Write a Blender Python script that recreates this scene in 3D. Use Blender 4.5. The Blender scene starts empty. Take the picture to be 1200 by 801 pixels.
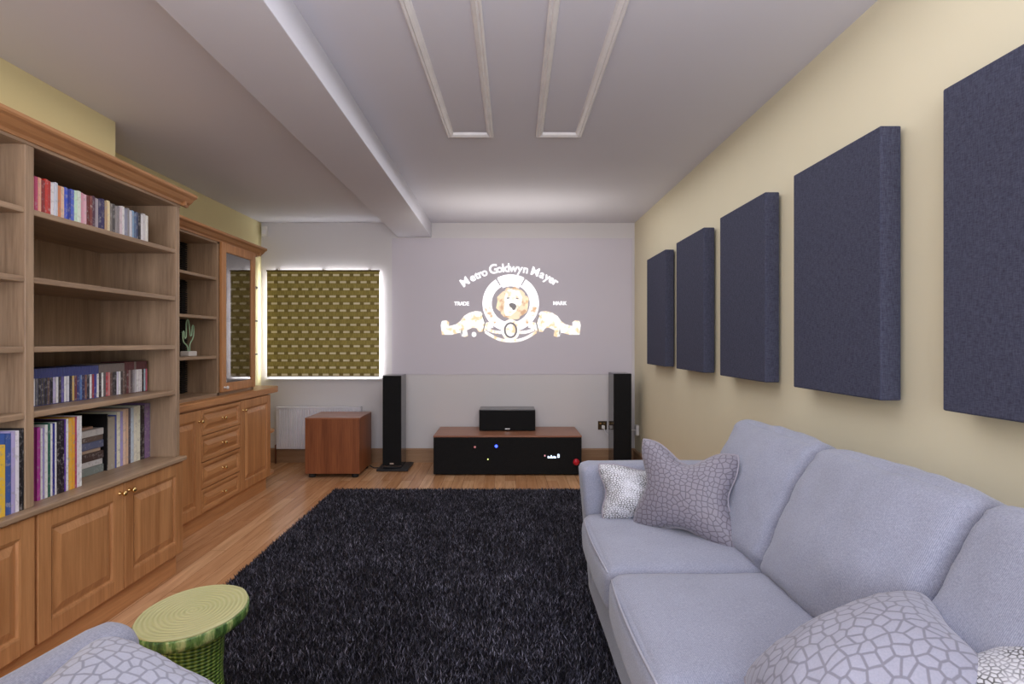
import bpy, bmesh, math, random
import numpy as np
from mathutils import Vector, Matrix, noise as mnoise
random.seed(7)
S = bpy.context.scene
COL = S.collection
H = 1.21           # camera height
# ------------------------------------------------------------------ materials
def newmat(name):
    m = bpy.data.materials.new(name); m.use_nodes = True
    nt = m.node_tree; b = nt.nodes['Principled BSDF']
    return m, nt, b
def coords(nt, kind='Object', scale=(1,1,1), rot=(0,0,0)):
    tc = nt.nodes.new('ShaderNodeTexCoord'); mp = nt.nodes.new('ShaderNodeMapping')
    nt.links.new(tc.outputs[kind], mp.inputs['Vector'])
    mp.inputs['Scale'].default_value = scale; mp.inputs['Rotation'].default_value = rot
    return mp.outputs[0]
def noise(nt, vec, scale, detail=3, rough=.55, dist=0):
    n = nt.nodes.new('ShaderNodeTexNoise'); nt.links.new(vec, n.inputs['Vector'])
    n.inputs['Scale'].default_value = scale; n.inputs['Detail'].default_value = detail
    n.inputs['Roughness'].default_value = rough; n.inputs['Distortion'].default_value = dist
    return n.outputs['Fac']
def ramp(nt, fac, stops):
    r = nt.nodes.new('ShaderNodeValToRGB'); nt.links.new(fac, r.inputs['Fac'])
    e = r.color_ramp.elements
    while len(e) < len(stops): e.new(.5)
    for i, (p, c) in enumerate(stops):
        e[i].position = p; e[i].color = (*c, 1)
    return r.outputs['Color']
def mix(nt, fac, a, b, mode='MIX'):
    n = nt.nodes.new('ShaderNodeMix'); n.data_type = 'RGBA'; n.blend_type = mode
    for sock, v in ((n.inputs[0], fac), (n.inputs[6], a), (n.inputs[7], b)):
        if isinstance(v, (int, float)): sock.default_value = v
        elif isinstance(v, tuple): sock.default_value = (*v, 1)
        else: nt.links.new(v, sock)
    return n.outputs[2]
def mth(nt, op, a, b=0.0, c=0.0):
    n = nt.nodes.new('ShaderNodeMath'); n.operation = op
    for i, v in enumerate((a, b, c)):
        if isinstance(v, (int, float)): n.inputs[i].default_value = v
        else: nt.links.new(v, n.inputs[i])
    return n.outputs[0]
def bump(nt, b, h, strength=.2, dist=.01):
    n = nt.nodes.new('ShaderNodeBump'); nt.links.new(h, n.inputs['Height'])
    n.inputs['Strength'].default_value = strength; n.inputs['Distance'].default_value = dist
    nt.links.new(n.outputs[0], b.inputs['Normal'])
def setc(nt, b, c):
    if isinstance(c, tuple): b.inputs['Base Color'].default_value = (*c, 1)
    else: nt.links.new(c, b.inputs['Base Color'])
def srgb(r, g, b):
    f = lambda v: (v/255/12.92) if v/255 <= .04045 else ((v/255+.055)/1.055)**2.4
    return (f(r), f(g), f(b))

def plain(name, col, rough=.5, metal=0, var=.06, nscale=8, emit=None, estr=0, spec=.5):
    m, nt, b = newmat(name)
    v = coords(nt)
    n = noise(nt, v, nscale, 4)
    d = tuple(max(0, c*(1-var)) for c in col); u = tuple(min(1, c*(1+var)) for c in col)
    setc(nt, b, ramp(nt, n, [(.3, d), (.7, u)]))
    b.inputs['Roughness'].default_value = rough; b.inputs['Metallic'].default_value = metal
    b.inputs['Specular IOR Level'].default_value = spec
    if emit:
        b.inputs['Emission Color'].default_value = (*emit, 1); b.inputs['Emission Strength'].default_value = estr
    return m
def plaster(name, col, tex=.03):
    m, nt, b = newmat(name)
    v = coords(nt)
    n = noise(nt, v, 1.3, 3); n2 = noise(nt, v, 180, 3)
    d = tuple(c*(1-tex) for c in col); u = tuple(min(1, c*(1+tex)) for c in col)
    setc(nt, b, ramp(nt, n, [(.3, d), (.7, u)]))
    b.inputs['Roughness'].default_value = .75; b.inputs['Specular IOR Level'].default_value = .25
    bump(nt, b, n2, .12, .001)
    return m
def wood(name, dark, light, axis='Z', rough=.42, freq=1.0, spec=.45, contrast=(.25, .75)):
    m, nt, b = newmat(name)
    k = {'X': (.06, 1, 1), 'Y': (1, .06, 1), 'Z': (1, 1, .06)}[axis]
    v = coords(nt, scale=tuple(q*freq for q in k))
    n1 = noise(nt, v, 16, 5, .6, .6); n2 = noise(nt, v, 110, 3, .6)
    f = mth(nt, 'ADD', mth(nt, 'MULTIPLY', n1, .65), mth(nt, 'MULTIPLY', n2, .35))
    setc(nt, b, ramp(nt, f, [(contrast[0]+.08, dark), (.5, tuple((a+c)/2 for a, c in zip(dark, light))), (contrast[1]-.08, light)]))
    b.inputs['Roughness'].default_value = rough; b.inputs['Specular IOR Level'].default_value = spec
    bump(nt, b, n2, .06, .0008)
    return m

M = {}
M['ceiling'] = plaster('ceiling_paint', srgb(212, 212, 221), .012)
M['wallwhite'] = plaster('white_wall_paint', srgb(212, 208, 208), .012)
M['cream'] = plaster('cream_yellow_paint', srgb(220, 211, 183), .02)
M['creamleft'] = plaster('yellow_paint', srgb(224, 212, 162), .02)
UD, UL = srgb(130, 106, 84), srgb(178, 150, 122)
LD, LL = srgb(166, 112, 67), srgb(206, 150, 99)
M['oakV'] = wood('oak_vertical_grain', UD, UL, 'Z')
M['oakH'] = wood('oak_long_grain', UD, UL, 'Y')
M['oakX'] = wood('oak_cross_grain', UD, UL, 'X')
M['warmV'] = wood('warm_oak_vertical_grain', LD, LL, 'Z')
M['warmH'] = wood('warm_oak_long_grain', LD, LL, 'Y')
M['cornice'] = wood('warm_oak_cornice', srgb(158, 108, 68), srgb(194, 144, 98), 'Y')
M['base'] = wood('oak_skirting', srgb(140, 106, 76), srgb(168, 134, 102), 'X')
M['cherry'] = wood('cherry_veneer', srgb(108, 58, 34), srgb(160, 98, 60), 'Z', .35, .6)
M['cherrytop'] = wood('cherry_veneer_top', srgb(128, 74, 52), srgb(160, 104, 76), 'X', .3)
M['walnut'] = wood('walnut_top', srgb(130, 84, 64), srgb(166, 116, 90), 'X', .35)
M['brass'] = plain('polished_brass', srgb(222, 190, 130), .22, 1, .04)
M['chrome'] = plain('satin_metal', srgb(200, 195, 190), .3, 1, .04)
M['black'] = plain('black_satin', (.012, .012, .014), .45)
M['gloss'] = plain('black_gloss', (.02, .02, .024), .12, spec=.9)
M['whiteplastic'] = plain('white_plastic', srgb(225, 222, 220), .4)
M['radiator'] = plain('radiator_enamel', srgb(226, 224, 230), .4)
M['whitepaint'] = plain('white_gloss_paint', srgb(232, 230, 230), .35)
M['dark'] = plain('dark_rubber', (.02, .018, .016), .7)
M['slot'] = plain('black_slotted_plastic', (.015, .014, .013), .6)
M['grey'] = plain('grey_shelf_edge', srgb(95, 85, 80), .3)

def floor_mat():
    m, nt, b = newmat('oak_plank_floor')
    v = coords(nt, rot=(0, 0, math.pi/2))
    br = nt.nodes.new('ShaderNodeTexBrick'); nt.links.new(v, br.inputs['Vector'])
    br.inputs['Scale'].default_value = 1; br.inputs['Brick Width'].default_value = 1.1
    br.inputs['Row Height'].default_value = .09; br.inputs['Mortar Size'].default_value = .0009
    br.inputs['Color1'].default_value = (*srgb(200, 150, 108), 1); br.inputs['Color2'].default_value = (*srgb(226, 182, 140), 1)
    br.inputs['Mortar'].default_value = (*srgb(130, 86, 54), 1); br.inputs['Bias'].default_value = -.1
    g = coords(nt, scale=(1, .07, 1))
    n = noise(nt, g, 30, 5, .6, .5)
    c = mix(nt, 1.0, br.outputs['Color'], ramp(nt, n, [(.3, (.74, .68, .62)), (.7, (1.08, 1.08, 1.08))]), 'MULTIPLY')
    setc(nt, b, c)
    b.inputs['Roughness'].default_value = .24; b.inputs['Specular IOR Level'].default_value = .5
    bump(nt, b, n, .03, .001)
    return m
M['floor'] = floor_mat()

def sofa_mat():
    m, nt, b = newmat('pale_grey_ribbed_weave')
    v = coords(nt)
    w = nt.nodes.new('ShaderNodeTexWave'); nt.links.new(coords(nt, 'UV'), w.inputs['Vector'])
    w.inputs['Scale'].default_value = 85; w.inputs['Distortion'].default_value = .6; w.bands_direction = 'X'
    n = noise(nt, v, 260, 3, .7); n2 = noise(nt, v, 5, 3)
    f = mth(nt, 'ADD', mth(nt, 'MULTIPLY', w.outputs['Fac'], .22), mth(nt, 'MULTIPLY', n, .78))
    c = ramp(nt, f, [(.25, srgb(120, 123, 139)), (.75, srgb(170, 173, 191))])
    c = mix(nt, 1.0, c, ramp(nt, n2, [(.3, (.94, .94, .94)), (.7, (1.04, 1.04, 1.04))]), 'MULTIPLY')
    setc(nt, b, c); b.inputs['Roughness'].default_value = .9
    b.inputs['Specular IOR Level'].default_value = .15
    b.inputs['Sheen Weight'].default_value = .25
    hb = mth(nt, 'ADD', mth(nt, 'MULTIPLY', w.outputs['Fac'], .6), n)
    bump(nt, b, hb, .28, .001)
    return m
M['sofa'] = sofa_mat()

def comb_mat(name, line, cell, cells, edge=.09, warp=.0):
    m, nt, b = newmat(name)
    v = coords(nt, 'UV')
    vo = nt.nodes.new('ShaderNodeTexVoronoi'); vo.voronoi_dimensions = '2D'; vo.feature = 'DISTANCE_TO_EDGE'
    nt.links.new(v, vo.inputs['Vector']); vo.inputs['Scale'].default_value = cells; vo.inputs['Randomness'].default_value = .72
    n = noise(nt, v, 90, 3)
    c = ramp(nt, vo.outputs['Distance'], [(edge*.45, line), (edge, cell)])
    c = mix(nt, 1.0, c, ramp(nt, n, [(.3, (.93, .93, .93)), (.7, (1.05, 1.05, 1.05))]), 'MULTIPLY')
    setc(nt, b, c); b.inputs['Roughness'].default_value = .55; b.inputs['Sheen Weight'].default_value = .2
    bump(nt, b, vo.outputs['Distance'], .25, .004)
    return m
M['comb'] = comb_mat('grey_honeycomb_fabric', srgb(98, 93, 104), srgb(134, 129, 141), 18, .12)
M['combpale'] = comb_mat('pale_honeycomb_fabric', srgb(118, 117, 130), srgb(152, 152, 168), 14, .12)
M['comblight'] = comb_mat('light_honeycomb_fabric', srgb(138, 141, 160), srgb(178, 182, 201), 13, .13)
def silver_mat():
    m, nt, b = newmat('silver_speckled_fabric')
    v = coords(nt, 'UV')
    vo = nt.nodes.new('ShaderNodeTexVoronoi'); vo.voronoi_dimensions = '2D'; vo.feature = 'DISTANCE_TO_EDGE'
    nt.links.new(v, vo.inputs['Vector']); vo.inputs['Scale'].default_value = 34
    n = noise(nt, v, 5, 2)
    dk = mix(nt, ramp(nt, n, [(.42, (0, 0, 0)), (.6, (1, 1, 1))]), srgb(84, 84, 84), srgb(168, 168, 176))
    c = mix(nt, ramp(nt, vo.outputs['Distance'], [(.08, (0, 0, 0)), (.2, (1, 1, 1))]), dk, srgb(212, 212, 218))
    setc(nt, b, c); b.inputs['Roughness'].default_value = .4; b.inputs['Metallic'].default_value = .1
    bump(nt, b, vo.outputs['Distance'], .4, .004)
    return m
M['silver'] = silver_mat()
M['piping'] = plain('grey_piping', srgb(150, 144, 154), .7)
M['sofapiping'] = plain('pale_grey_piping', srgb(160, 160, 172), .85)

def panel_mat():
    m, nt, b = newmat('navy_charcoal_acoustic_fabric')
    v = coords(nt)
    a = noise(nt, coords(nt, scale=(1, 1, .12)), 420, 3, .7); c2 = noise(nt, coords(nt, scale=(.12, .12, 1)), 420, 3, .7)
    f = mth(nt, 'MULTIPLY', mth(nt, 'ADD', a, c2), .5)
    setc(nt, b, ramp(nt, f, [(.35, srgb(50, 51, 66)), (.65, srgb(84, 86, 104))]))
    b.inputs['Roughness'].default_value = .95; b.inputs['Specular IOR Level'].default_value = .1
    bump(nt, b, f, .3, .001)
    return m
M['panel'] = panel_mat()
def grille_mat():
    m, nt, b = newmat('black_speaker_cloth')
    v = coords(nt)
    n = noise(nt, v, 500, 2)
    setc(nt, b, ramp(nt, n, [(.35, (.006, .006, .006)), (.65, (.022, .022, .023))]))
    b.inputs['Roughness'].default_value = .9; b.inputs['Specular IOR Level'].default_value = .1
    return m
M['grille'] = grille_mat()
def rug_mat():
    m, nt, b = newmat('charcoal_shag_pile')
    v = coords(nt)
    at = nt.nodes.new('ShaderNodeAttribute'); at.attribute_name = 'tuft'
    n2 = noise(nt, v, 4, 4, .65)
    f = mth(nt, 'ADD', mth(nt, 'MULTIPLY', at.outputs['Fac'], .9), mth(nt, 'MULTIPLY', mth(nt, 'SUBTRACT', n2, .4), .35))
    setc(nt, b, ramp(nt, f, [(.0, srgb(20, 19, 22)), (.6, srgb(44, 42, 50)), (.80, srgb(92, 90, 105)), (.98, srgb(168, 166, 184))]))
    b.inputs['Roughness'].default_value = .5; b.inputs['Specular IOR Level'].default_value = .35
    return m
M['rug'] = rug_mat()
M['rugbase'] = plain('charcoal_rug_backing', srgb(26, 24, 28), .95, spec=.1)

def blind_mat():
    m, nt, b = newmat('olive_blind_fabric')
    tc = nt.nodes.new('ShaderNodeTexCoord'); sp = nt.nodes.new('ShaderNodeSeparateXYZ')
    nt.links.new(tc.outputs['Object'], sp.inputs[0])
    x, z = sp.outputs['X'], sp.outputs['Z']
    zr = mth(nt, 'DIVIDE', z, .0708)
    row = mth(nt, 'FLOOR', zr); fz = mth(nt, 'FRACT', zr)
    par = mth(nt, 'MULTIPLY', mth(nt, 'FRACT', mth(nt, 'MULTIPLY', row, .5)), 1.0)
    fx = mth(nt, 'FRACT', mth(nt, 'ADD', mth(nt, 'DIVIDE', x, .1027), mth(nt, 'MULTIPLY', par, .66)))
    inx = mth(nt, 'MULTIPLY', mth(nt, 'GREATER_THAN', fx, .2), mth(nt, 'LESS_THAN', fx, .8))
    inz = mth(nt, 'MULTIPLY', mth(nt, 'GREATER_THAN', fz, .38), mth(nt, 'LESS_THAN', fz, .64))
    dash = mth(nt, 'MULTIPLY', inx, inz)
    gapx = mth(nt, 'SUBTRACT', 1.0, inx)
    inz2 = mth(nt, 'MULTIPLY', mth(nt, 'GREATER_THAN', fz, .3), mth(nt, 'LESS_THAN', fz, .75))
    knot = mth(nt, 'MULTIPLY', gapx, inz2)
    n = noise(nt, coords(nt, scale=(1, 1, .15)), 120, 3, .7)
    base = ramp(nt, n, [(.3, srgb(122, 108, 50)), (.7, srgb(154, 139, 74))])
    c = mix(nt, mth(nt, 'MULTIPLY', knot, .55), base, srgb(84, 66, 32))
    c = mix(nt, mth(nt, 'MULTIPLY', dash, .85), c, srgb(214, 202, 170))
    setc(nt, b, c); b.inputs['Roughness'].default_value = .85
    nt.links.new(c, b.inputs['Emission Color']); b.inputs['Emission Strength'].default_value = .1  # faint glow of the cloth stands in for daylight coming through
    return m
M['blind'] = blind_mat()
def stool_top():
    m, nt, b = newmat('green_tree_ring_top')
    v = coords(nt, scale=(1.0, .82, 0))
    w = nt.nodes.new('ShaderNodeTexWave'); w.wave_type = 'RINGS'; w.rings_direction = 'Z'
    nt.links.new(v, w.inputs['Vector']); w.inputs['Scale'].default_value = 27; w.inputs['Distortion'].default_value = 2.2
    w.inputs['Detail'].default_value = 2; w.inputs['Detail Scale'].default_value = .6
    n = noise(nt, v, 7, 3)
    c = mix(nt, n, srgb(166, 174, 116), srgb(206, 198, 148))
    c = mix(nt, mth(nt, 'MULTIPLY', w.outputs['Fac'], .35), c, srgb(218, 214, 168))
    setc(nt, b, c); b.inputs['Roughness'].default_value = .35
    bump(nt, b, w.outputs['Fac'], .35, .004)
    return m
M['stooltop'] = stool_top()
def bark():
    m, nt, b = newmat('green_bark_glaze')
    n = noise(nt, coords(nt, scale=(1, 1, .25)), 45, 4, .6)
    setc(nt, b, ramp(nt, n, [(.35, srgb(46, 78, 34)), (.50, srgb(104, 138, 72)), (.62, srgb(184, 192, 128))]))
    b.inputs['Roughness'].default_value = .3; bump(nt, b, n, .8, .01)
    return m
M['bark'] = bark()
def stem():
    m, nt, b = newmat('green_beaded_glaze')
    tc = nt.nodes.new('ShaderNodeTexCoord'); sp = nt.nodes.new('ShaderNodeSeparateXYZ')
    nt.links.new(tc.outputs['Object'], sp.inputs[0])
    ang = mth(nt, 'ARCTAN2', sp.outputs['Y'], sp.outputs['X'])
    a = mth(nt, 'SINE', mth(nt, 'MULTIPLY', ang, 30)); z = mth(nt, 'SINE', mth(nt, 'MULTIPLY', sp.outputs['Z'], 620))
    f = mth(nt, 'ADD', mth(nt, 'MULTIPLY', a, .25), mth(nt, 'ADD', mth(nt, 'MULTIPLY', z, .25), .5))
    setc(nt, b, ramp(nt, f, [(.1, srgb(44, 76, 26)), (.5, srgb(96, 132, 50)), (.9, srgb(156, 178, 88))]))
    b.inputs['Roughness'].default_value = .3; bump(nt, b, f, .8, .006)
    return m
M['stem'] = stem()
def glass_mat():
    m, nt, b = newmat('cabinet_glass')
    b.inputs['Base Color'].default_value = (.72, .68, .62, 1); b.inputs['Roughness'].default_value = .02
    gl = nt.nodes.new('ShaderNodeBsdfGlossy'); gl.inputs['Roughness'].default_value = .03
    tr = nt.nodes.new('ShaderNodeBsdfTransparent'); tr.inputs['Color'].default_value = (.62, .55, .5, 1)
    n = noise(nt, coords(nt), 3, 2)
    mx = nt.nodes.new('ShaderNodeMixShader')
    nt.links.new(mth(nt, 'ADD', .34, mth(nt, 'MULTIPLY', n, .08)), mx.inputs[0])
    nt.links.new(tr.outputs[0], mx.inputs[1]); nt.links.new(gl.outputs[0], mx.inputs[2])
    nt.links.new(mx.outputs[0], nt.nodes['Material Output'].inputs['Surface'])
    return m
M['glass'] = glass_mat()
def spine_mat():
    # colour of each book comes from its own object colour; printed marks come from noise
    m, nt, b = newmat('printed_spine')
    oi = nt.nodes.new('ShaderNodeObjectInfo')
    tc = nt.nodes.new('ShaderNodeTexCoord'); mp = nt.nodes.new('ShaderNodeMapping')
    nt.links.new(tc.outputs['Object'], mp.inputs['Vector'])
    cb = nt.nodes.new('ShaderNodeCombineXYZ'); nt.links.new(mth(nt, 'MULTIPLY', oi.outputs['Random'], 37), cb.inputs[2])
    nt.links.new(cb.outputs[0], mp.inputs['Location'])
    n = noise(nt, mp.outputs[0], 55, 3, .7); n2 = noise(nt, mp.outputs[0], 22, 1)
    ink = mix(nt, n2, (.02, .02, .03), (.8, .76, .74))
    f = ramp(nt, n, [(.52, (0, 0, 0)), (.64, (1, 1, 1))])
    c = mix(nt, mth(nt, 'MULTIPLY', f, .5), oi.outputs['Color'], ink)
    setc(nt, b, c); b.inputs['Roughness'].default_value = .4
    return m
M['spine'] = spine_mat()
def cover_mat():
    m, nt, b = newmat('book_cover')
    oi = nt.nodes.new('ShaderNodeObjectInfo')
    n = noise(nt, coords(nt), 30, 2)
    c = mix(nt, 1.0, oi.outputs['Color'], ramp(nt, n, [(.3, (.92, .92, .92)), (.7, (1, 1, 1))]), 'MULTIPLY')
    setc(nt, b, c); b.inputs['Roughness'].default_value = .45
    return m
M['cover'] = cover_mat()
M['paper'] = plain('page_paper', srgb(215, 208, 190), .8)
M['bluecase'] = plain('blue_case_plastic', srgb(62, 72, 138), .3)
def emis(name, col, s, gold=None):
    m, nt, b = newmat(name)
    if gold:
        n = noise(nt, coords(nt), 15, 3, .6)
        c = ramp(nt, n, [(.38, gold), (.52, col)])
        nt.links.new(c, b.inputs['Emission Color'])
    else:
        n = noise(nt, coords(nt), 20, 1)
        c = ramp(nt, n, [(.0, tuple(q*.97 for q in col)), (1, col)])
        nt.links.new(c, b.inputs['Emission Color'])
    b.inputs['Base Color'].default_value = (.3, .3, .3, 1)
    b.inputs['Emission Strength'].default_value = s; b.inputs['Roughness'].default_value = .9
    return m
M['projbg'] = plain('projected_grey', srgb(200, 194, 200), .8, var=.01, nscale=1, emit=srgb(205, 196, 214), estr=.05, spec=.1)
M['projwhite'] = emis('projected_white', (1, .99, 1), 1.1)
M['projgold'] = emis('projected_gold', (1, .97, .92), .85, srgb(214, 160, 96))
M['projribbon'] = emis('projected_ribbon', (1, .98, .95), .95, srgb(236, 200, 150))
M['projface'] = emis('projected_face', (1, .98, .95), .9, srgb(240, 212, 176))
M['projmane'] = emis('projected_mane', srgb(252, 226, 186), .8, srgb(206, 152, 100))
M['projdark'] = emis('projected_dark', srgb(120, 108, 118), .25)
M['projslit'] = emis('projected_gap', srgb(190, 180, 188), .5)
M['neon'] = plain('pale_green_tube', srgb(176, 206, 170), .35, emit=srgb(150, 190, 150), estr=.05)

# ------------------------------------------------------------------ mesh helpers
def tag(o, label=None, cat=None, group=None, kind=None):
    if label: o['label'] = label
    if cat: o['category'] = cat
    if group: o['group'] = group
    if kind: o['kind'] = kind
    return o
def thing(name, label, cat, loc=(0, 0, 0), rz=0, group=None):
    o = bpy.data.objects.new(name, None); COL.objects.link(o)
    o.location = loc; o.rotation_euler = (0, 0, rz); o.empty_display_size = .1
    return tag(o, label, cat, group)
def world_offset(p):
    v = Vector((0, 0, 0))
    while p is not None:
        v += p.location; p = p.parent
    return v
def obj(name, bm, mats, parent=None, smooth=False, origin=None, local=False, auto=None):
    """link a bmesh (in world coordinates) as one mesh object"""
    me = bpy.data.meshes.new(name)
    bmesh.ops.recalc_face_normals(bm, faces=bm.faces)
    o = bpy.data.objects.new(name, me)
    if not isinstance(mats, (list, tuple)): mats = [mats]
    for m in mats: me.materials.append(m)
    off = Vector((0, 0, 0))
    if parent is None:
        if origin is not None: off = Vector(origin); o.location = off
    elif not local:
        off = world_offset(parent)
        if origin is not None: o.location = Vector(origin)-off; off = Vector(origin)
    elif origin is not None:
        o.location = Vector(origin); off = Vector(origin)
    if off.length: bmesh.ops.translate(bm, verts=bm.verts, vec=-off)
    bm.to_mesh(me); bm.free()
    if smooth:
        for p in me.polygons: p.use_smooth = True
        if auto:
            try: me.set_sharp_from_angle(angle=math.radians(auto))
            except Exception: pass
    COL.objects.link(o)
    if parent is not None: o.parent = parent
    return o
def BM(): return bmesh.new()
def box(bm, x0, x1, y0, y1, z0, z1, bev=0, mi=0, seg=2):
    x0, x1 = sorted((x0, x1)); y0, y1 = sorted((y0, y1)); z0, z1 = sorted((z0, z1))
    t = bmesh.new()
    r = bmesh.ops.create_cube(t, size=1)
    bmesh.ops.scale(t, vec=(x1-x0, y1-y0, z1-z0), verts=t.verts)
    bmesh.ops.translate(t, vec=((x0+x1)/2, (y0+y1)/2, (z0+z1)/2), verts=t.verts)
    if bev: bmesh.ops.bevel(t, geom=t.edges[:], offset=bev, segments=seg, affect='EDGES', profile=.5)
    merge(bm, t, mi)
def merge(bm, t, mi=0, mat=None):
    vs = [bm.verts.new(mat @ v.co if mat else v.co) for v in t.verts]
    t.verts.index_update()
    for f in t.faces:
        try:
            nf = bm.faces.new([vs[v.index] for v in f.verts]); nf.material_index = mi or f.material_index
            nf.smooth = f.smooth
        except ValueError: pass
    t.free()
def prism(bm, pts, axis, a0, a1, mi=0):
    """extrude 2D polygon; axis='X' pts=(y,z); 'Y' pts=(x,z); 'Z' pts=(x,y)"""
    def P(p, a): return {'X': (a, p[0], p[1]), 'Y': (p[0], a, p[1]), 'Z': (p[0], p[1], a)}[axis]
    A = [bm.verts.new(P(p, a0)) for p in pts]; B = [bm.verts.new(P(p, a1)) for p in pts]
    fs = [bm.faces.new(A), bm.faces.new(B[::-1])]
    for i in range(len(pts)):
        j = (i+1) % len(pts); fs.append(bm.faces.new((A[i], A[j], B[j], B[i])))
    for f in fs: f.material_index = mi
def tube(bm, pts, r, n=8, closed=False, mi=0):
    pts = [Vector(p) for p in pts]; rings = []
    L = len(pts)
    up = Vector((0, 0, 1)); prev = None
    for i, p in enumerate(pts):
        a = pts[(i-1) % L] if (closed or i > 0) else p
        c = pts[(i+1) % L] if (closed or i < L-1) else p
        d = (c-a).normalized()
        if prev is None:
            u = d.orthogonal().normalized()
        else:
            u = (prev-d*prev.dot(d)).normalized()
        prev = u; w = d.cross(u)
        rr = r(i/(L-1)) if callable(r) else r
        rings.append([bm.verts.new(p+(u*math.cos(2*math.pi*k/n)+w*math.sin(2*math.pi*k/n))*rr) for k in range(n)])
    for i in range(L if closed else L-1):
        A, B = rings[i], rings[(i+1) % L]
        for k in range(n):
            f = bm.faces.new((A[k], A[(k+1) % n], B[(k+1) % n], B[k])); f.material_index = mi; f.smooth = True
    if not closed:
        bm.faces.new(rings[0][::-1]).material_index = mi; bm.faces.new(rings[-1]).material_index = mi
def lathe(bm, prof, c, axis='Z', n=24, mi=0):
    """prof: list of (r, h) along axis from c"""
    c = Vector(c)
    ax = {'Z': (Vector((1,0,0)), Vector((0,1,0)), Vector((0,0,1))), 'X': (Vector((0,1,0)), Vector((0,0,1)), Vector((1,0,0))),
          'Y': (Vector((0,0,1)), Vector((1,0,0)), Vector((0,1,0)))}[axis]
    rings = []
    for r, h in prof:
        rings.append([bm.verts.new(c+ax[2]*h+(ax[0]*math.cos(2*math.pi*k/n)+ax[1]*math.sin(2*math.pi*k/n))*max(r, 1e-5)) for k in range(n)])
    for A, B in zip(rings, rings[1:]):
        for k in range(n):
            f = bm.faces.new((A[k], A[(k+1) % n], B[(k+1) % n], B[k])); f.material_index = mi; f.smooth = True
    bm.faces.new(rings[0][::-1]); bm.faces.new(rings[-1])
def softbox(hx, hy, hz, r, crown=(0, 0, 0), n=14, wr=.004, seed=0, taper=None):
    """cushion-like rounded box about origin with UVs in metres; crown bulges each axis"""
    bm = bmesh.new(); uvl = bm.loops.layers.uv.new('UVMap')
    h = Vector((hx, hy, hz)); cache = {}
    def P(p):
        key = tuple(round(c, 5) for c in p)
        if key in cache: return cache[key]
        q = Vector((p[0]*hx, p[1]*hy, p[2]*hz))
        c = Vector([max(-(h[i]-r), min(h[i]-r, q[i])) for i in range(3)])
        d = q-c
        if d.length > 1e-7: q = c+d.normalized()*min(r, max(abs(d[0]), abs(d[1]), abs(d[2])))
        for i in range(3):
            j, k = (i+1) % 3, (i+2) % 3
            w = (1-min(1, abs(p[j]))**2.5)*(1-min(1, abs(p[k]))**2.5)
            q[i] += math.copysign(crown[i]*w, p[i])*min(1, abs(p[i]))
        if wr:
            nv = mnoise.noise(Vector((q[0]*7+seed*3.1, q[1]*7, q[2]*7)))+.5*mnoise.noise(Vector((q[0]*19, q[1]*19+seed, q[2]*19)))
            q += Vector(p).normalized()*nv*wr
        if wr > .008:   # gathered fabric along the seams
            e = abs(p[1])**5
            q[0] += math.copysign(1, p[0])*e*abs(p[0])*.007*mnoise.noise(Vector((seed, q[1]*6, q[2]*55)))
            q[2] += e*.004*mnoise.noise(Vector((seed+5, q[0]*30, q[2]*30)))
        if taper: q = taper(q)
        v = bm.verts.new(q); cache[key] = v; return v
    # denser lines near the edges
    g = [math.sin((i/n*2-1)*math.pi/2) for i in range(n+1)]
    for ax in range(3):
        a1, a2 = (ax+1) % 3, (ax+2) % 3
        for s in (-1, 1):
            for i in range(n):
                for j in range(n):
                    vs = []; uv = []
                    for (u, w) in ((g[i], g[j]), (g[i+1], g[j]), (g[i+1], g[j+1]), (g[i], g[j+1])):
                        p = [0, 0, 0]; p[ax] = s; p[a1] = u; p[a2] = w
                        vs.append(P(p)); uv.append((u*h[a1], w*h[a2]) if ax != 1 else (w*h[a2], u*h[a1]))
                    if s < 0: vs.reverse(); uv.reverse()
                    try: f = bm.faces.new(vs)
                    except ValueError: continue
                    f.smooth = True
                    for l, t in zip(f.loops, uv): l[uvl].uv = t
    return bm
def xf(bm, mat): bmesh.ops.transform(bm, matrix=mat, verts=bm.verts); return bm
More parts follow.
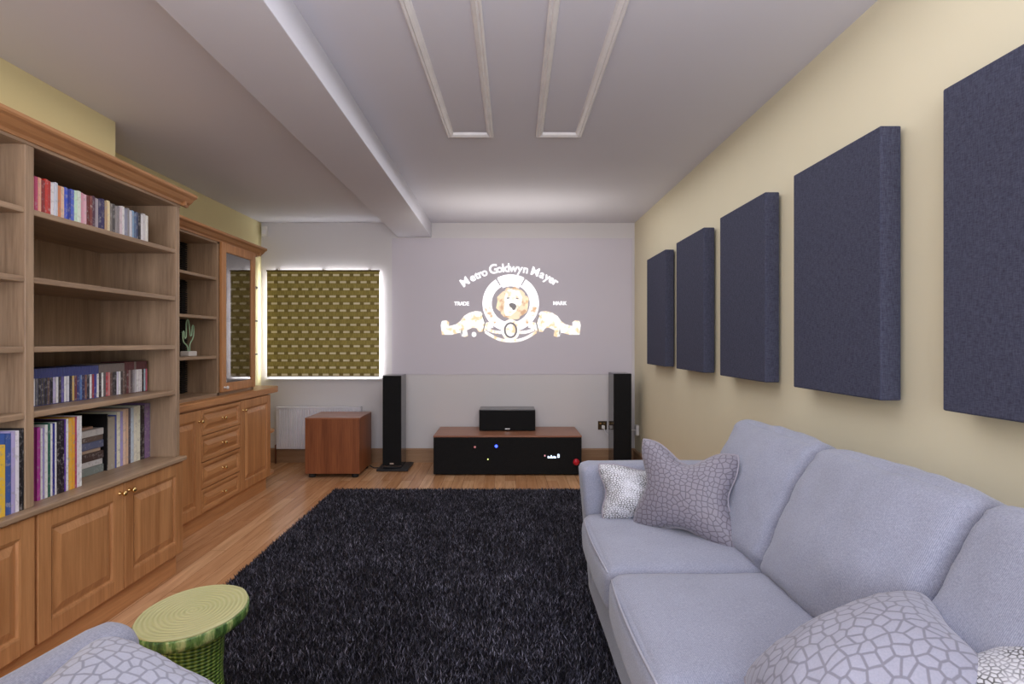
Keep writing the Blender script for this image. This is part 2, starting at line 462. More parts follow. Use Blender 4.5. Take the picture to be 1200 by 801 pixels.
def pillow(TL, TR, BR, BL, T, pinch=.13, chop=.0, n=26, seed=1):
    """scatter cushion between four corners; returns (mesh, seam points)"""
    TL, TR, BR, BL = map(Vector, (TL, TR, BR, BL))
    N = ((TR-BL).cross(TL-BR)).normalized()
    bm = bmesh.new(); uvl = bm.loops.layers.uv.new('UVMap')
    def base(u, v):
        rc = 1-.03*(abs(u)*abs(v))**5
        uu = u*rc*(1-pinch*math.exp(-(v/.5)**2)*abs(u)**1.5); vv = v*rc*(1-pinch*math.exp(-(u/.5)**2)*abs(v)**1.5)
        if v > 0: vv -= chop*v*v*math.exp(-(u/.42)**2)
        a, b = (uu+1)/2, (vv+1)/2
        return (BL*(1-a)+BR*a)*(1-b)+(TL*(1-a)+TR*a)*b
    def pos(u, v, s):
        t = T*(max(0, (1-u*u))*max(0, (1-v*v)))**.42
        if v > 0 and chop: t *= 1-.35*v*math.exp(-(u/.3)**2)
        w = mnoise.noise(Vector((u*3+seed, v*3, s)))*.07+mnoise.noise(Vector((u*8+seed, v*8, s*2)))*.03
        # creases running in from the corners
        return base(u, v)+N*s*t*(1+w)
    g = [math.sin((i/n*2-1)*math.pi/2) for i in range(n+1)]
    V = {}
    for s in (-1, 1):
        for i in range(n+1):
            for j in range(n+1):
                e = i in (0, n) or j in (0, n)
                key = (i, j, 0 if e else s)
                if key not in V: V[key] = bm.verts.new(pos(g[i], g[j], 0 if e else s))
        for i in range(n):
            for j in range(n):
                ks = [(i, j), (i+1, j), (i+1, j+1), (i, j+1)]
                vs = [V[(a, b, 0 if (a in (0, n) or b in (0, n)) else s)] for a, b in ks]
                if s < 0: vs.reverse(); ks.reverse()
                try: f = bm.faces.new(vs)
                except ValueError: continue
                f.smooth = True
                for l, (a, b) in zip(f.loops, ks): l[uvl].uv = (g[a]*.5+.5+(.3 if s < 0 else 0), g[b]*.5+.5)
    ring = [base(x, -1) for x in g]+[base(1, y) for y in g[1:]]+[base(x, 1) for x in g[::-1][1:]]+[base(-1, y) for y in g[::-1][1:-1]]
    return bm, ring
def cushion(name, label, corners, T, mat, pipemat, group=None, pinch=.13, chop=0, seed=1):
    c = sum((Vector(p) for p in corners), Vector())/4
    t = thing(name, label, 'cushion', (c.x, c.y, min(p[2] for p in corners)), 0, group)
    bm, ring = pillow(*corners, T, pinch, chop, seed=seed)
    obj('cover', bm, mat, t, True)
    b = BM(); tube(b, ring, .0045, 6, True); obj('piping', b, pipemat, t, True)
    return t

# ------------------------------------------------------------------ room shell
XL, XR, YB, YN, ZC = -2.45, 1.30, 5.715, -2.2, 2.40
def struct(name, bm, m, **k): return tag(obj(name, bm, m, **k), kind='structure')
b = BM(); box(b, XL-.15, XR+.15, YN-.15, YB+.35, -.1, 0); struct('floor', b, M['floor'])
b = BM(); box(b, XL-.15, XR+.15, YN-.15, YB+.35, ZC, ZC+.1); struct('ceiling', b, M['ceiling'])
b = BM(); box(b, XR, XR+.12, YN, YB+.2, 0, ZC); struct('wall_right', b, M['cream'])
b = BM(); box(b, XL-.12, XL, YN, YB+.2, 0, ZC); box(b, XL, -2.116, YN, 3.09, 0, ZC); struct('wall_left', b, M['creamleft'])
b = BM(); box(b, XL, XR, YN-.12, YN, 0, ZC); struct('wall_near', b, M['wallwhite'])
WX0, WX1, WZ0, WZ1 = -2.36, -1.262, .845, 1.905
b = BM()
box(b, WX1, XR, YB, YB+.2, 0, ZC); box(b, XL, WX0, YB, YB+.2, 0, ZC)
box(b, WX0, WX1, YB, YB+.2, 0, WZ0); box(b, WX0, WX1, YB, YB+.2, WZ1, ZC)
struct('wall_far', b, M['wallwhite'])
b = BM(); box(b, -1.075, -.74, YN, YB, 2.255, ZC, .003); struct('trim_1', b, M['ceiling'])
def moulding(name, c):   # c: far-left, far-right, near-right, near-left (outer)
    b = BM(); c = [Vector((x, y, 0)) for x, y in c]; ctr = sum(c, Vector())/4
    prof = [(0, 0), (0, .012), (.006, .018), (.014, .014), (.020, .020), (.034, .012), (.040, .0), ]
    rings = []
    for i in range(4):
        d1 = (c[i]-c[i-1]).normalized(); d2 = (c[(i+1) % 4]-c[i]).normalized()
        n1 = Vector((-d1.y, d1.x, 0)); n2 = Vector((-d2.y, d2.x, 0))
        if n1.dot(ctr-c[i]) < 0: n1 = -n1
        if n2.dot(ctr-c[i]) < 0: n2 = -n2
        rings.append([b.verts.new(c[i]+(n1+n2)*a+Vector((0, 0, ZC-h))) for a, h in prof])
    for i in range(4):
        A, B = rings[i], rings[(i+1) % 4]
        for k in range(len(prof)-1): b.faces.new((A[k], A[k+1], B[k+1], B[k]))
    struct(name, b, M['whitepaint'])
moulding('trim_2', [(-.333, 3.28), (-.066, 3.28), (-.092, 1.3), (-.385, 1.3)])
moulding('trim_3', [(.176, 3.28), (.44, 3.28), (.425, 1.3), (.14, 1.3)])
b = BM(); prism(b, [(YB, 0), (YB-.018, 0), (YB-.018, .125), (YB-.010, .14), (YB, .14)], 'X', XL, XR); struct('baseboard_far', b, M['base'])
b = BM(); prism(b, [(XR, 0), (XR-.018, 0), (XR-.018, .125), (XR-.010, .14), (XR, .14)], 'Y', YN, YB-.018); struct('baseboard_right', b, M['base'])
b = BM(); prism(b, [(XL, 0), (XL+.018, 0), (XL+.018, .125), (XL+.010, .14), (XL, .14)], 'Y', 4.97, YB-.018); struct('baseboard_left', b, M['base'])
# window in the far wall
w = BM()
for x0, x1, z0, z1 in ((WX0, WX0+.05, WZ0, WZ1), (WX1-.05, WX1, WZ0, WZ1), (WX0, WX1, WZ0, WZ0+.05), (WX0, WX1, WZ1-.05, WZ1), (-1.835, -1.785, WZ0, WZ1)):
    box(w, x0, x1, YB+.13, YB+.18, z0, z1, .004)
win = struct('window_1', w, M['whitepaint'])
def pane_mat():
    m, nt, b2 = newmat('window_glass')
    tr = nt.nodes.new('ShaderNodeBsdfTransparent'); n = noise(nt, coords(nt), 2, 1)
    tr_c = ramp(nt, n, [(0, (.93, .95, .96)), (1, (.97, .98, 1))]); nt.links.new(tr_c, tr.inputs[0])
    nt.links.new(tr.outputs[0], nt.nodes['Material Output'].inputs['Surface']); return m
b = BM(); box(b, WX0+.05, -1.835, YB+.15, YB+.156, WZ0+.05, WZ1-.05); box(b, -1.785, WX1-.05, YB+.15, YB+.156, WZ0+.05, WZ1-.05)
obj('pane', b, pane_mat(), win)
b = BM(); box(b, WX0-.03, WX1+.03, YB-.035, YB+.128, WZ0-.022, WZ0, .005); obj('window_sill', b, M['whitepaint'], win)
# roman blind
BX0, BX1, BZ0, BZ1 = -2.372, -1.254, .868, 1.922
bl = thing('window_blind', 'olive patterned fabric blind with pale dashes covering the window', 'blind', ((BX0+BX1)/2, YB-.045, BZ0))
b = BM(); nx = 60
fr = [(BX0+(BX1-BX0)*i/nx, YB-.047+.003*math.sin(i*.9)) for i in range(nx+1)]
prism(b, fr+[(BX1, YB-.040), (BX0, YB-.040)], 'Z', BZ0, BZ1-.012)
o = obj('blind_fabric', b, M['blind'], bl, origin=(BX0+.02, YB-.045, BZ0+.012-.0354))
b = BM(); box(b, BX0, BX1, YB-.0398, YB-.038, BZ0, BZ1-.012); obj('bounce_backing', b, M['whitepaint'], bl)  # unseen white sheet added so light bounced behind the blind stays neutral
b = BM(); box(b, BX0-.004, BX1+.004, YB-.055, YB-.03, BZ1-.016, BZ1, .003); obj('head_rail', b, plain('olive_rail', srgb(92, 76, 34), .6), bl)
for x in (BX0+.1, -1.813, BX1-.1):
    b = BM(); box(b, x-.012, x+.012, YB-.05, YB, BZ1, BZ1+.014, .002); obj('bracket', b, M['chrome'], bl)
b = BM(); box(b, BX0, BX1, YB-.053, YB-.037, BZ0-.014, BZ0, .003); obj('bottom_bar', b, M['whiteplastic'], bl)
# alarm sensor
t = thing('alarm_sensor', 'small white alarm sensor high in the corner above the window', 'sensor', (XL+.05, YB-.03, 2.26))
b = BM(); box(b, XL+.02, XL+.075, YB-.045, YB, 2.26, 2.36, .008); obj('housing', b, M['whiteplastic'], t)
b = BM(); box(b, XL+.03, XL+.065, YB-.05, YB-.044, 2.28, 2.32, .002); obj('lens', b, M['radiator'], t)

# radiator
RX0, RX1 = -2.27, -1.43
rad = thing('radiator', 'white panel radiator on the wall below the blind', 'radiator', ((RX0+RX1)/2, YB-.06, .15))
b = BM(); xs = RX0; n = 34; pts = []
st = (RX1-RX0-.04)/n
pts = [(RX0, YB-.07)]
for i in range(n):
    x = RX0+.02+i*st
    pts += [(x, YB-.07), (x+st*.28, YB-.082), (x+st*.72, YB-.082), (x+st, YB-.07)]
pts += [(RX1, YB-.07), (RX1, YB-.055), (RX0, YB-.055)]
prism(b, pts, 'Z', .16, .545); box(b, RX0, RX1, YB-.076, YB-.05, .145, .175, .004); box(b, RX0, RX1, YB-.076, YB-.05, .525, .55, .004)
obj('front_panel', b, M['radiator'], rad)
b = BM(); box(b, RX0, RX1, YB-.085, YB-.025, .55, .562, .003); obj('top_grille', b, M['radiator'], rad)
for x in (RX0+.1, RX1-.14):
    b = BM(); box(b, x, x+.04, YB-.055, YB, .2, .5); obj('wall_bracket', b, M['radiator'], rad)
b = BM(); tube(b, [(RX0-.01, YB-.06, .0), (RX0-.01, YB-.06, .18), (RX0+.01, YB-.06, .19)], .009); obj('pipe', b, plain('brown_pipe', srgb(110, 66, 44), .5), rad, True)
b = BM(); tube(b, [(RX1+.02, YB-.06, .0), (RX1+.02, YB-.06, .17), (RX1, YB-.06, .19)], .008); obj('pipe', b, M['whiteplastic'], rad, True)
b = BM(); lathe(b, [(.0, 0), (.016, .0), (.019, .02), (.016, .055), (0, .06)], (RX1+.02, YB-.06, .16)); obj('valve', b, M['whiteplastic'], rad, True)

# ------------------------------------------------------------------ cabinetry
def raised_door(bm, X, y0, y1, z0, z1, fw=.062, d=.02):
    """raised and fielded panel door facing +X, front face at X+d"""
    box(bm, X, X+d, y0, y0+fw, z0, z1, .0025); box(bm, X, X+d, y1-fw, y1, z0, z1, .0025)
    box(bm, X, X+d, y0+fw, y1-fw, z0, z0+fw, .0025); box(bm, X, X+d, y0+fw, y1-fw, z1-fw, z1, .0025)
    a = fw; lv = [(a, d), (a+.006, d-.002), (a+.010, d-.010), (a+.016, d-.010), (a+.045, d+.001), (a+.050, d+.001)]
    rings = []
    for o_, h in lv:
        rings.append([bm.verts.new((X+h, y, z)) for y, z in ((y0+o_, z0+o_), (y1-o_, z0+o_), (y1-o_, z1-o_), (y0+o_, z1-o_))])
    for A, B in zip(rings, rings[1:]):
        for k in range(4): bm.faces.new((A[k], A[(k+1) % 4], B[(k+1) % 4], B[k]))
    bm.faces.new(rings[-1])
def knob(parent, X, y, z, mat=None):
    b = BM(); lathe(b, [(.008, 0), (.009, .003), (.005, .006), (.0045, .013), (.009, .018), (.0125, .024), (.011, .030), (.004, .033)], (X, y, z), 'X', 16)
    o = obj('knob', b, mat or M['brass'], parent, True); return o
def shelf(parent, x0, x1, y0, y1, zt, th=.022, name='shelf'):
    b = BM(); box(b, x0, x1, y0, y1, zt-th, zt, .003); return obj(name, b, M['oakH'], parent)
def cornice(parent, X, y0, y1, z, ret=True, xb=None):
    prof = [(0, 0), (.012, 0), (.016, .012), (.030, .022), (.045, .040), (.058, .046), (.062, .052), (.062, .064), (0, .064)]
    b = BM(); prism(b, [(X+a, z+h) for a, h in prof], 'Y', y0, y1+.06)
    if ret: prism(b, [(y1+a*.9, z+h) for a, h in prof], 'X', xb, X+.03)
    return obj('cornice', b, M['cornice'], parent)

# --- tall bookcase A
AX, AB = -1.71, -2.112
Y0, Y1 = 1.08, 2.99
SH = [1.69, 1.444, 1.192, .955]
A = thing('bookcase', 'tall oak bookcase with open shelves above panelled cupboard doors, nearest the camera on the left', 'bookcase', (AB+.2, (Y0+Y1)/2, 0))
CT = .612
for y0, y1 in ((Y1-.032, Y1), (2.028, 2.066), (Y0, Y0+.03)):
    b = BM(); box(b, AB, AX, y0, y1, CT, 1.93, .002); obj('upright', b, M['oakV'], A)
b = BM(); box(b, AB, AB+.008, Y0, Y1, CT, 1.93); obj('back_panel', b, M['oakV'], A)
b = BM(); box(b, AB, AX-.004, Y0, Y1, 1.915, 1.935); box(b, AX-.02, AX+.004, Y0, Y1+.002, 1.913, 1.94, .002); obj('top_board', b, M['oakH'], A)
cornice(A, AX, Y0, Y1, 1.925, True, AB)
for z in SH:
    shelf(A, AB+.008, AX-.003, 2.062, Y1-.032, z); shelf(A, AB+.008, AX-.003, Y0+.03, 2.028, z)
b = BM(); box(b, AB, -1.672, Y0, Y1+.004, CT-.022, CT, .006, seg=3); obj('counter', b, M['oakH'], A)
b = BM(); box(b, AB, -1.712, Y0, Y1, .1, CT-.022); obj('carcass', b, M['warmV'], A)
b = BM(); box(b, AB, -1.722, Y0, Y1-.01, 0, .1, .002); obj('plinth', b, M['warmH'], A)
for i, (y0, y1, ks) in enumerate(((2.06, 2.522, 1), (2.528, 2.986, -1), (1.56, 2.046, -1), (1.09, 1.554, 1))):
    b = BM(); raised_door(b, -1.710, y0, y1, .113, CT-.028)
    d = obj('door', b, M['warmV'], A)
    knob(d, -1.690, (y1-.028) if ks > 0 else (y0+.028), .545, M['brass'])

# --- dresser B further back
BXU, BBK = -2.005, -2.44
B_ = thing('display_cabinet', 'lower oak cabinet with drawers, open shelves and a glass door, beyond the tall bookcase', 'cabinet', (-2.2, 3.9, 0))
by = [3.095, 3.62, 4.15, 4.685]
b = BM(); box(b, BBK, -1.952, by[0], by[3], .1, .785); obj('carcass', b, M['warmV'], B_)
b = BM(); box(b, BBK, -1.965, by[0], by[3]-.01, 0, .1); obj('plinth', b, M['warmH'], B_)
def rounded_end(x_front, x_back, y0, rx, ry, n=14, p=4):
    pts = [(x_back, y0), (x_front, y0)]
    cx = x_front-rx
    for i in range(1, n+1):
        a = i/n*math.pi/2
        pts.append((cx+rx*math.cos(a)**(2/p), y0+ry*math.sin(a)**(2/p)))
    pts.append((x_back, y0+ry))
    return pts
b = BM(); pts = rounded_end(-1.925, BBK, 4.66, .24, .29); pts = [(BBK, by[0]), (-1.925, by[0])]+pts[1:]
prism(b, pts, 'Z', .785, .829)
bmesh.ops.bevel(b, geom=[e for e in b.edges if abs(e.verts[0].co.z-e.verts[1].co.z) < 1e-4], offset=.010, segments=3, affect='EDGES')
obj('counter', b, M['warmH'], B_)
for z, e in ((.46, .26), (.11, .25)):
    b = BM(); prism(b, rounded_end(-1.965, BBK, by[3], .16, e), 'Z', z-.018, z); obj('end_shelf', b, M['warmH'], B_)
# doors & drawers
for y0, y1, ks in ((by[0]+.004, by[1]-.004, 1), (by[2]+.004, by[3]-.004, -1)):
    b = BM(); raised_door(b, -1.950, y0, y1, .113, .775, .06); d = obj('door', b, M['warmV'], B_)
    knob(d, -1.93, y1-.03 if ks > 0 else y0+.035, .705)
dz = [.113, .268, .438, .608, .775]
for z0, z1 in zip(dz, dz[1:]):
    b = BM(); raised_door(b, -1.950, by[1]+.003, by[2]-.003, z0+.002, z1-.003, .022); d = obj('drawer', b, M['warmH'], B_)
    knob(d, -1.93, (by[1]+by[2])/2, (z0+z1)/2)
# upper part
UZ0, UZ1 = .829, 1.912
UB = -2.27
for y0, y1 in ((3.095, 3.12), (3.962, 3.99), (4.50, 4.528)):
    b = BM(); box(b, BBK, BXU, y0, y1, UZ0, UZ1, .002); obj('upright', b, M['oakV'], B_)
b = BM(); box(b, UB-.008, UB, 3.1, 3.98, UZ0, UZ1); box(b, BBK, BBK+.008, 3.98, 4.52, UZ0, UZ1); obj('back_panel', b, M['oakV'], B_)
b = BM(); box(b, BBK, BXU, 3.095, 4.528, UZ1-.02, UZ1+.005); obj('top_board', b, M['oakH'], B_)
b = BM(); box(b, BBK, BXU, 3.095, 4.528, UZ0, UZ0+.022); obj('bottom_board', b, M['oakH'], B_)
for z in (1.656, 1.383, 1.112):
    shelf(B_, UB, BXU-.004, 3.12, 3.962, z, .02)
    shelf(B_, BBK, BXU-.05, 3.99, 4.50, z, .018)
    b = BM(); prism(b, rounded_end(BXU-.012, BBK, 4.528, .12, .19), 'Z', z-.01, z); obj('end_shelf', b, M['grey'], B_)
cornice(B_, BXU-.005, 3.095, 4.60, 1.905, True, BBK)
b = BM(); box(b, BBK, BXU, 4.5, 4.63, 1.895, 1.915); obj('end_canopy', b, M['cornice'], B_)
# glass door
b = BM(); y0, y1, z0, z1 = 3.992, 4.526, UZ0+.024, UZ1-.004; f = .062
for c in ((y0, y0+f, z0, z1), (y1-f, y1, z0, z1), (y0+f, y1-f, z0, z0+f), (y0+f, y1-f, z1-f, z1)):
    box(b, BXU, BXU+.02, *c, .003)
gd = obj('glass_door', b, M['warmV'], B_)
b = BM(); box(b, BXU+.007, BXU+.011, y0+f-.004, y1-f+.004, z0+f-.004, z1-f+.004); obj('pane', b, M['glass'], gd)
knob(gd, BXU+.02, y0+.03, .885, M['whiteplastic'])
# black slotted strip at the back of the open bay
b = BM()
for i in range(70):
    z = .86+i*.0148
    if any(abs(z+.005-s+.01) < .017 for s in (1.656, 1.383, 1.112)): continue
    box(b, UB+.001, UB+.058, 3.89, 3.961, z, z+.009)
box(b, UB, UB+.044, 3.89, 3.961, .852, 1.89)
obj('slotted_strip', b, M['slot'], B_)

# cactus lamp
cy, cxx, zb = 3.84, -2.135, 1.112
k = thing('cactus_lamp', 'pale green tube cactus ornament on a white block base on the dresser shelf', 'ornament', (cxx, cy, zb))
b = BM(); box(b, cxx-.03, cxx+.03, cy-.05, cy+.05, zb, zb+.034, .005); obj('base', b, M['whiteplastic'], k)
def cpt(u, v): return (cxx, cy+u, zb+.03+v)   # u to the right, v upward
pts = [(.012, 0), (.012, .045), (.022, .062), (.046, .085), (.057, .105), (.062, .135), (.060, .17), (.052, .18), (.042, .17), (.038, .14), (.034, .112),
       (.025, .104), (.016, .112), (.012, .14), (.004, .185), (-.003, .207), (-.012, .216), (-.023, .207), (-.03, .185), (-.03, .12), (-.034, .095),
       (-.045, .088), (-.052, .10), (-.054, .13), (-.062, .138), (-.07, .13), (-.07, .09), (-.062, .066), (-.045, .054), (-.026, .045), (-.012, .03), (-.006, 0)]
b = BM(); tube(b, [cpt(*p) for p in pts], .0042, 8); obj('tube', b, M['neon'], k, True)

# ------------------------------------------------------------------ books
ORD = ['first', 'second', 'third', 'fourth', 'fifth', 'sixth', 'seventh', 'eighth', 'ninth', 'tenth', 'eleventh', 'twelfth', 'thirteenth', 'fourteenth', 'fifteenth',
       'sixteenth', 'seventeenth', 'eighteenth', 'nineteenth', 'twentieth', 'twenty-first', 'twenty-second', 'twenty-third', 'twenty-fourth', 'twenty-fifth', 'twenty-sixth',
       'twenty-seventh', 'twenty-eighth', 'twenty-ninth', 'thirtieth', 'thirty-first', 'thirty-second', 'thirty-third', 'thirty-fourth', 'thirty-fifth', 'thirty-sixth',
       'thirty-seventh', 'thirty-eighth', 'thirty-ninth', 'fortieth', 'forty-first', 'forty-second', 'forty-third', 'forty-fourth', 'forty-fifth', 'forty-sixth', 'forty-seventh', 'forty-eighth']
def book(name, label, cat, group, xf_, y0, y1, z0, h, depth, col, band=None, case=False):
    """upright volume with its spine at x = xf_ facing +X"""
    g = .0006
    root = thing(name, label, cat, (xf_-depth/2, (y0+y1)/2, z0), 0, group)
    b = BM()
    if case:
        box(b, xf_-depth, xf_-.0006, y0+g, y1-g, z0, z0+h, .0012, seg=1)
        o = obj('case', b, M['bluecase'] if band == 'blue' else M['cover'], root)
        b = BM(); zt = z0+h*(.74 if band else .985)
        box(b, xf_-.0015, xf_, y0+g+.0008, y1-g-.0008, z0+.003, zt)
        s = obj('spine_insert', b, M['spine'], root)
    else:
        t = min(.003, (y1-y0)*.18)
        box(b, xf_-depth, xf_-.001, y0+g, y0+g+t, z0, z0+h); box(b, xf_-depth, xf_-.001, y1-g-t, y1-g, z0, z0+h)
        box(b, xf_-t, xf_-.0006, y0+g, y1-g, z0, z0+h)
        o = obj('cover', b, M['cover'], root)
        b = BM(); box(b, xf_-depth+.004, xf_-t, y0+g+t, y1-g-t, z0+.002, z0+h-.004); obj('pages', b, M['paper'], root)
        b = BM(); box(b, xf_-.0006, xf_, y0+g+.0006, y1-g-.0006, z0+.002, z0+h-.002); s = obj('spine', b, M['spine'], root)
    c = (*[min(.85, q*1.35) for q in srgb(*col)], 1)
    s.color = c
    if band == 'red': o.color = (*srgb(96, 50, 54), 1)
    elif band == 'grey': o.color = (*srgb(128, 116, 112), 1)
    else: o.color = c
    return root
# top shelf row of small disc cases
C1 = [('pink', (190, 96, 120)), ('magenta', (168, 62, 100)), ('peach', (206, 150, 130)), ('dark red', (120, 28, 30)), ('red', (176, 44, 36)), ('red', (160, 40, 34)), ('white', (206, 202, 206)),
      ('pale grey', (180, 184, 196)), ('orange', (190, 120, 80)), ('peach', (214, 174, 150)), ('blue', (44, 72, 180)), ('dark blue', (30, 44, 130)), ('blue', (70, 90, 180)), ('pale green', (180, 214, 186)),
      ('pale green', (196, 210, 196)), ('pink', (196, 140, 160)), ('pink', (200, 158, 172)), ('dark red', (92, 34, 32)), ('brown', (110, 50, 44)), ('plum', (70, 36, 60)), ('grey', (150, 140, 148)), ('navy', (40, 34, 78)),
      ('navy', (48, 40, 84)), ('tan', (168, 140, 108)), ('cream', (206, 190, 150)), ('grey', (110, 104, 100)), ('dark grey', (70, 66, 66)), ('grey', (140, 134, 136)), ('grey', (124, 118, 120)), ('pale pink', (196, 180, 188)), ('white', (214, 206, 212)),
      ('grey blue', (126, 128, 146)), ('grey', (128, 124, 126)), ('pale grey', (182, 182, 190)), ('light blue', (120, 148, 178)), ('blue grey', (78, 100, 132)), ('dark blue', (52, 62, 96)), ('black', (34, 30, 38)), ('white', (206, 204, 210)), ('pale grey', (186, 182, 184)), ('white', (196, 194, 188))]
y = 2.07
for i, (cn, c) in enumerate(C1):
    wd = .0168+random.uniform(-.003, .003); hh = .128+random.uniform(-.007, .004)
    book('disc_case', f'{cn} disc case, {ORD[i]} from the left in the top shelf row', 'disc case', 'disc cases on the top shelf', -1.722-random.uniform(0, .004), y, y+wd, 1.6902, hh, .12, c, None, True)
    y += wd
# blue topped games and films row
X2, y, idx = -1.842, 2.216, 0
CG = [('white', (206, 204, 206)), ('grey', (90, 92, 98)), ('black', (40, 38, 44)), ('dark grey', (70, 66, 66)), ('black', (36, 34, 38)), ('brown', (88, 70, 62)), ('black', (30, 28, 34)), ('purple and white', (180, 172, 204)),
      ('white', (214, 210, 212)), ('black', (52, 48, 50)), ('purple', (96, 88, 150)), ('white', (210, 208, 208)), ('pale grey', (200, 200, 210)), ('black', (44, 40, 48)), ('gold', (184, 156, 92)), ('dark red', (96, 46, 56)), ('navy', (52, 58, 110)), ('blue', (80, 110, 160)),
      ('navy', (44, 44, 80)), ('brown', (116, 76, 62)), ('black', (34, 34, 40)), ('white', (212, 208, 208)), ('red', (140, 52, 62)), ('blue', (56, 56, 130)), ('white', (208, 210, 214))]
for cn, c in CG:
    book('game_case', f'blue topped game case with {cn} spine, {ORD[idx]} from the left', 'game case', 'blue topped game cases', X2, y, y+.0146, .9552, .148, .12, c, 'blue', True); y += .0146; idx += 1
CF = [('black', (40, 34, 44), 'grey'), ('white', (214, 208, 206), 'grey'), ('dark grey', (84, 80, 84), 'grey'), ('red', (170, 56, 66), 'grey'), ('pink', (186, 120, 120), 'grey'), ('brown', (88, 66, 60), 'grey'), ('black', (46, 40, 44), 'grey'), ('black', (36, 34, 40), 'grey'),
      ('lilac', (196, 192, 214), 'grey'), ('white', (212, 208, 218), 'grey'), ('black', (54, 48, 50), 'grey'), ('brown', (98, 82, 74), 'grey'), ('dark brown', (70, 52, 48), 'red'), ('maroon', (92, 44, 48), 'red'), ('grey', (132, 116, 112), 'red'), ('dark grey', (84, 74, 78), 'red'),
      ('grey', (130, 128, 132), 'red'), ('pale grey', (172, 168, 176), 'grey'), ('white', (214, 212, 216), 'red'), ('white', (208, 204, 210), 'red'), ('white', (212, 206, 208), 'red'), ('black', (40, 38, 46), 'red'), ('pale blue', (150, 178, 190), 'red'), ('pink', (182, 88, 110), 'red')]
y += .001
for j, (cn, c, bd) in enumerate(CF):
    wd = .0145; book('film_case', f'{bd} topped film case with a {cn} spine, {ORD[j]} from the blue cases', 'film case', 'film cases beside the blue game cases', X2-.0, y, y+wd, .9552, .152+.004*(j > 11), .12, c, bd, True); y += wd
# books on the counter, left group (x in photo px at spine plane X=-1.755)
def Yx(px, X): return 667*(-X)/(592-px)
g = 'tall books and magazines at the left of the lowest shelf'
L1 = [(43.2, 47.6, 'magenta', (160, 56, 140), .275), (47.6, 50.2, 'white', (206, 204, 206), .27), (50.2, 52.4, 'lilac', (150, 140, 190), .27), (52.4, 56.2, 'white', (214, 214, 212), .28), (56.2, 59.2, 'dark green', (34, 92, 76), .285),
      (59.2, 61.8, 'white', (210, 212, 212), .28), (61.8, 64.4, 'navy', (40, 44, 128), .28), (64.4, 66.6, 'white', (214, 210, 208), .283), (66.6, 71.4, 'black', (26, 22, 28), .285), (71.4, 75.6, 'black', (30, 20, 34), .286), (75.6, 77.6, 'violet', (96, 60, 150), .288),
      (77.6, 80.4, 'white', (212, 206, 214), .288), (80.4, 84.4, 'amber yellow', (214, 160, 58), .29), (84.4, 88.0, 'golden yellow', (206, 148, 52), .29), (88.0, 90.2, 'crimson', (160, 60, 96), .29), (90.2, 93.2, 'pale lilac', (206, 200, 222), .292), (93.2, 96.0, 'white', (216, 216, 212), .292)]
for j, (a, c_, cn, c, h) in enumerate(L1):
    book('tall_book', f'{cn} tall book, {ORD[j]} from the left in the lowest shelf left group', 'book', g, -1.755, Yx(a, -1.755), Yx(c_, -1.755), CT+.0002, h, .22, c)
g = 'books at the right of the lowest shelf'
L2 = [(125.4, 126.5, 'thin black', (20, 18, 20), .262), (126.5, 134.8, 'grey beige', (150, 142, 128), .245), (134.8, 136.8, 'blue', (72, 84, 156), .25), (136.8, 141.0, 'cream', (214, 206, 186), .262), (141.0, 144.2, 'violet and white', (150, 140, 186), .262), (144.2, 147.6, 'pink cream', (206, 178, 158), .268),
      (147.6, 150.6, 'tan', (196, 164, 138), .27), (150.6, 153.2, 'black and white', (84, 76, 84), .272), (153.2, 156.8, 'pale blue', (172, 184, 196), .27), (156.8, 160.6, 'ivory', (206, 202, 186), .274), (160.6, 164.4, 'cream white', (212, 206, 188), .276),
      (164.4, 166.6, 'black', (26, 22, 26), .276), (166.6, 169.4, 'black', (34, 24, 30), .274), (169.4, 175.6, 'purple patterned', (118, 94, 130), .28), (175.6, 177.2, 'black', (36, 34, 36), .28), (177.2, 179.0, 'grey', (128, 126, 124), .275)]
for j, (a, c_, cn, c, h) in enumerate(L2):
    ya, yb = Yx(a, -1.845), Yx(c_, -1.845)
    book('hardback_book', f'{cn} book, {ORD[j]} from the left in the lowest shelf right group', 'book', g, -1.845, ya, min(yb, 2.957), CT+.0002, h, .2, c)
# horizontal stack between them
z = CT+.0002
ST = [('grey green', (128, 138, 134), .036, 0), ('white', (206, 204, 204), .026, .004), ('dark brown', (74, 56, 52), .036, 0), ('beige', (184, 160, 138), .016, .012), ('slate blue', (98, 104, 134), .034, 0), ('grey brown', (104, 88, 80), .024, .002), ('white', (210, 206, 204), .030, 0), ('pinkish tan', (178, 142, 120), .012, .04)]
for j, (cn, c, th, ins) in enumerate(ST):
    ya, yb = 2.462, 2.632
    root = thing('stacked_book', f'{cn} book lying flat, {ORD[j]} from the bottom of the shelf pile', 'book', (-1.94, 2.55, z), 0, 'books lying flat in a pile on the lowest shelf')
    xs = -1.858-ins*.5
    b = BM(); t_ = .0025
    box(b, xs-.2, xs, ya, yb-ins, z, z+t_); box(b, xs-.2, xs, ya, yb-ins, z+th-t_-.0008, z+th-.0008); box(b, xs-.003, xs, ya, yb-ins, z+t_, z+th-t_-.0008)
    cv = obj('cover', b, M['cover'], root); cv.color = (*srgb(*c), 1)
    b = BM(); box(b, xs-.195, xs-.0035, ya+.003, yb-ins-.004, z+t_, z+th-t_-.0008); obj('pages', b, M['paper'], root)
    b = BM(); box(b, xs, xs+.0008, ya, yb-ins, z+.003, z+th-.004); s = obj('spine', b, M['spine'], root); s.color = (*srgb(*c), 1)
    z += th
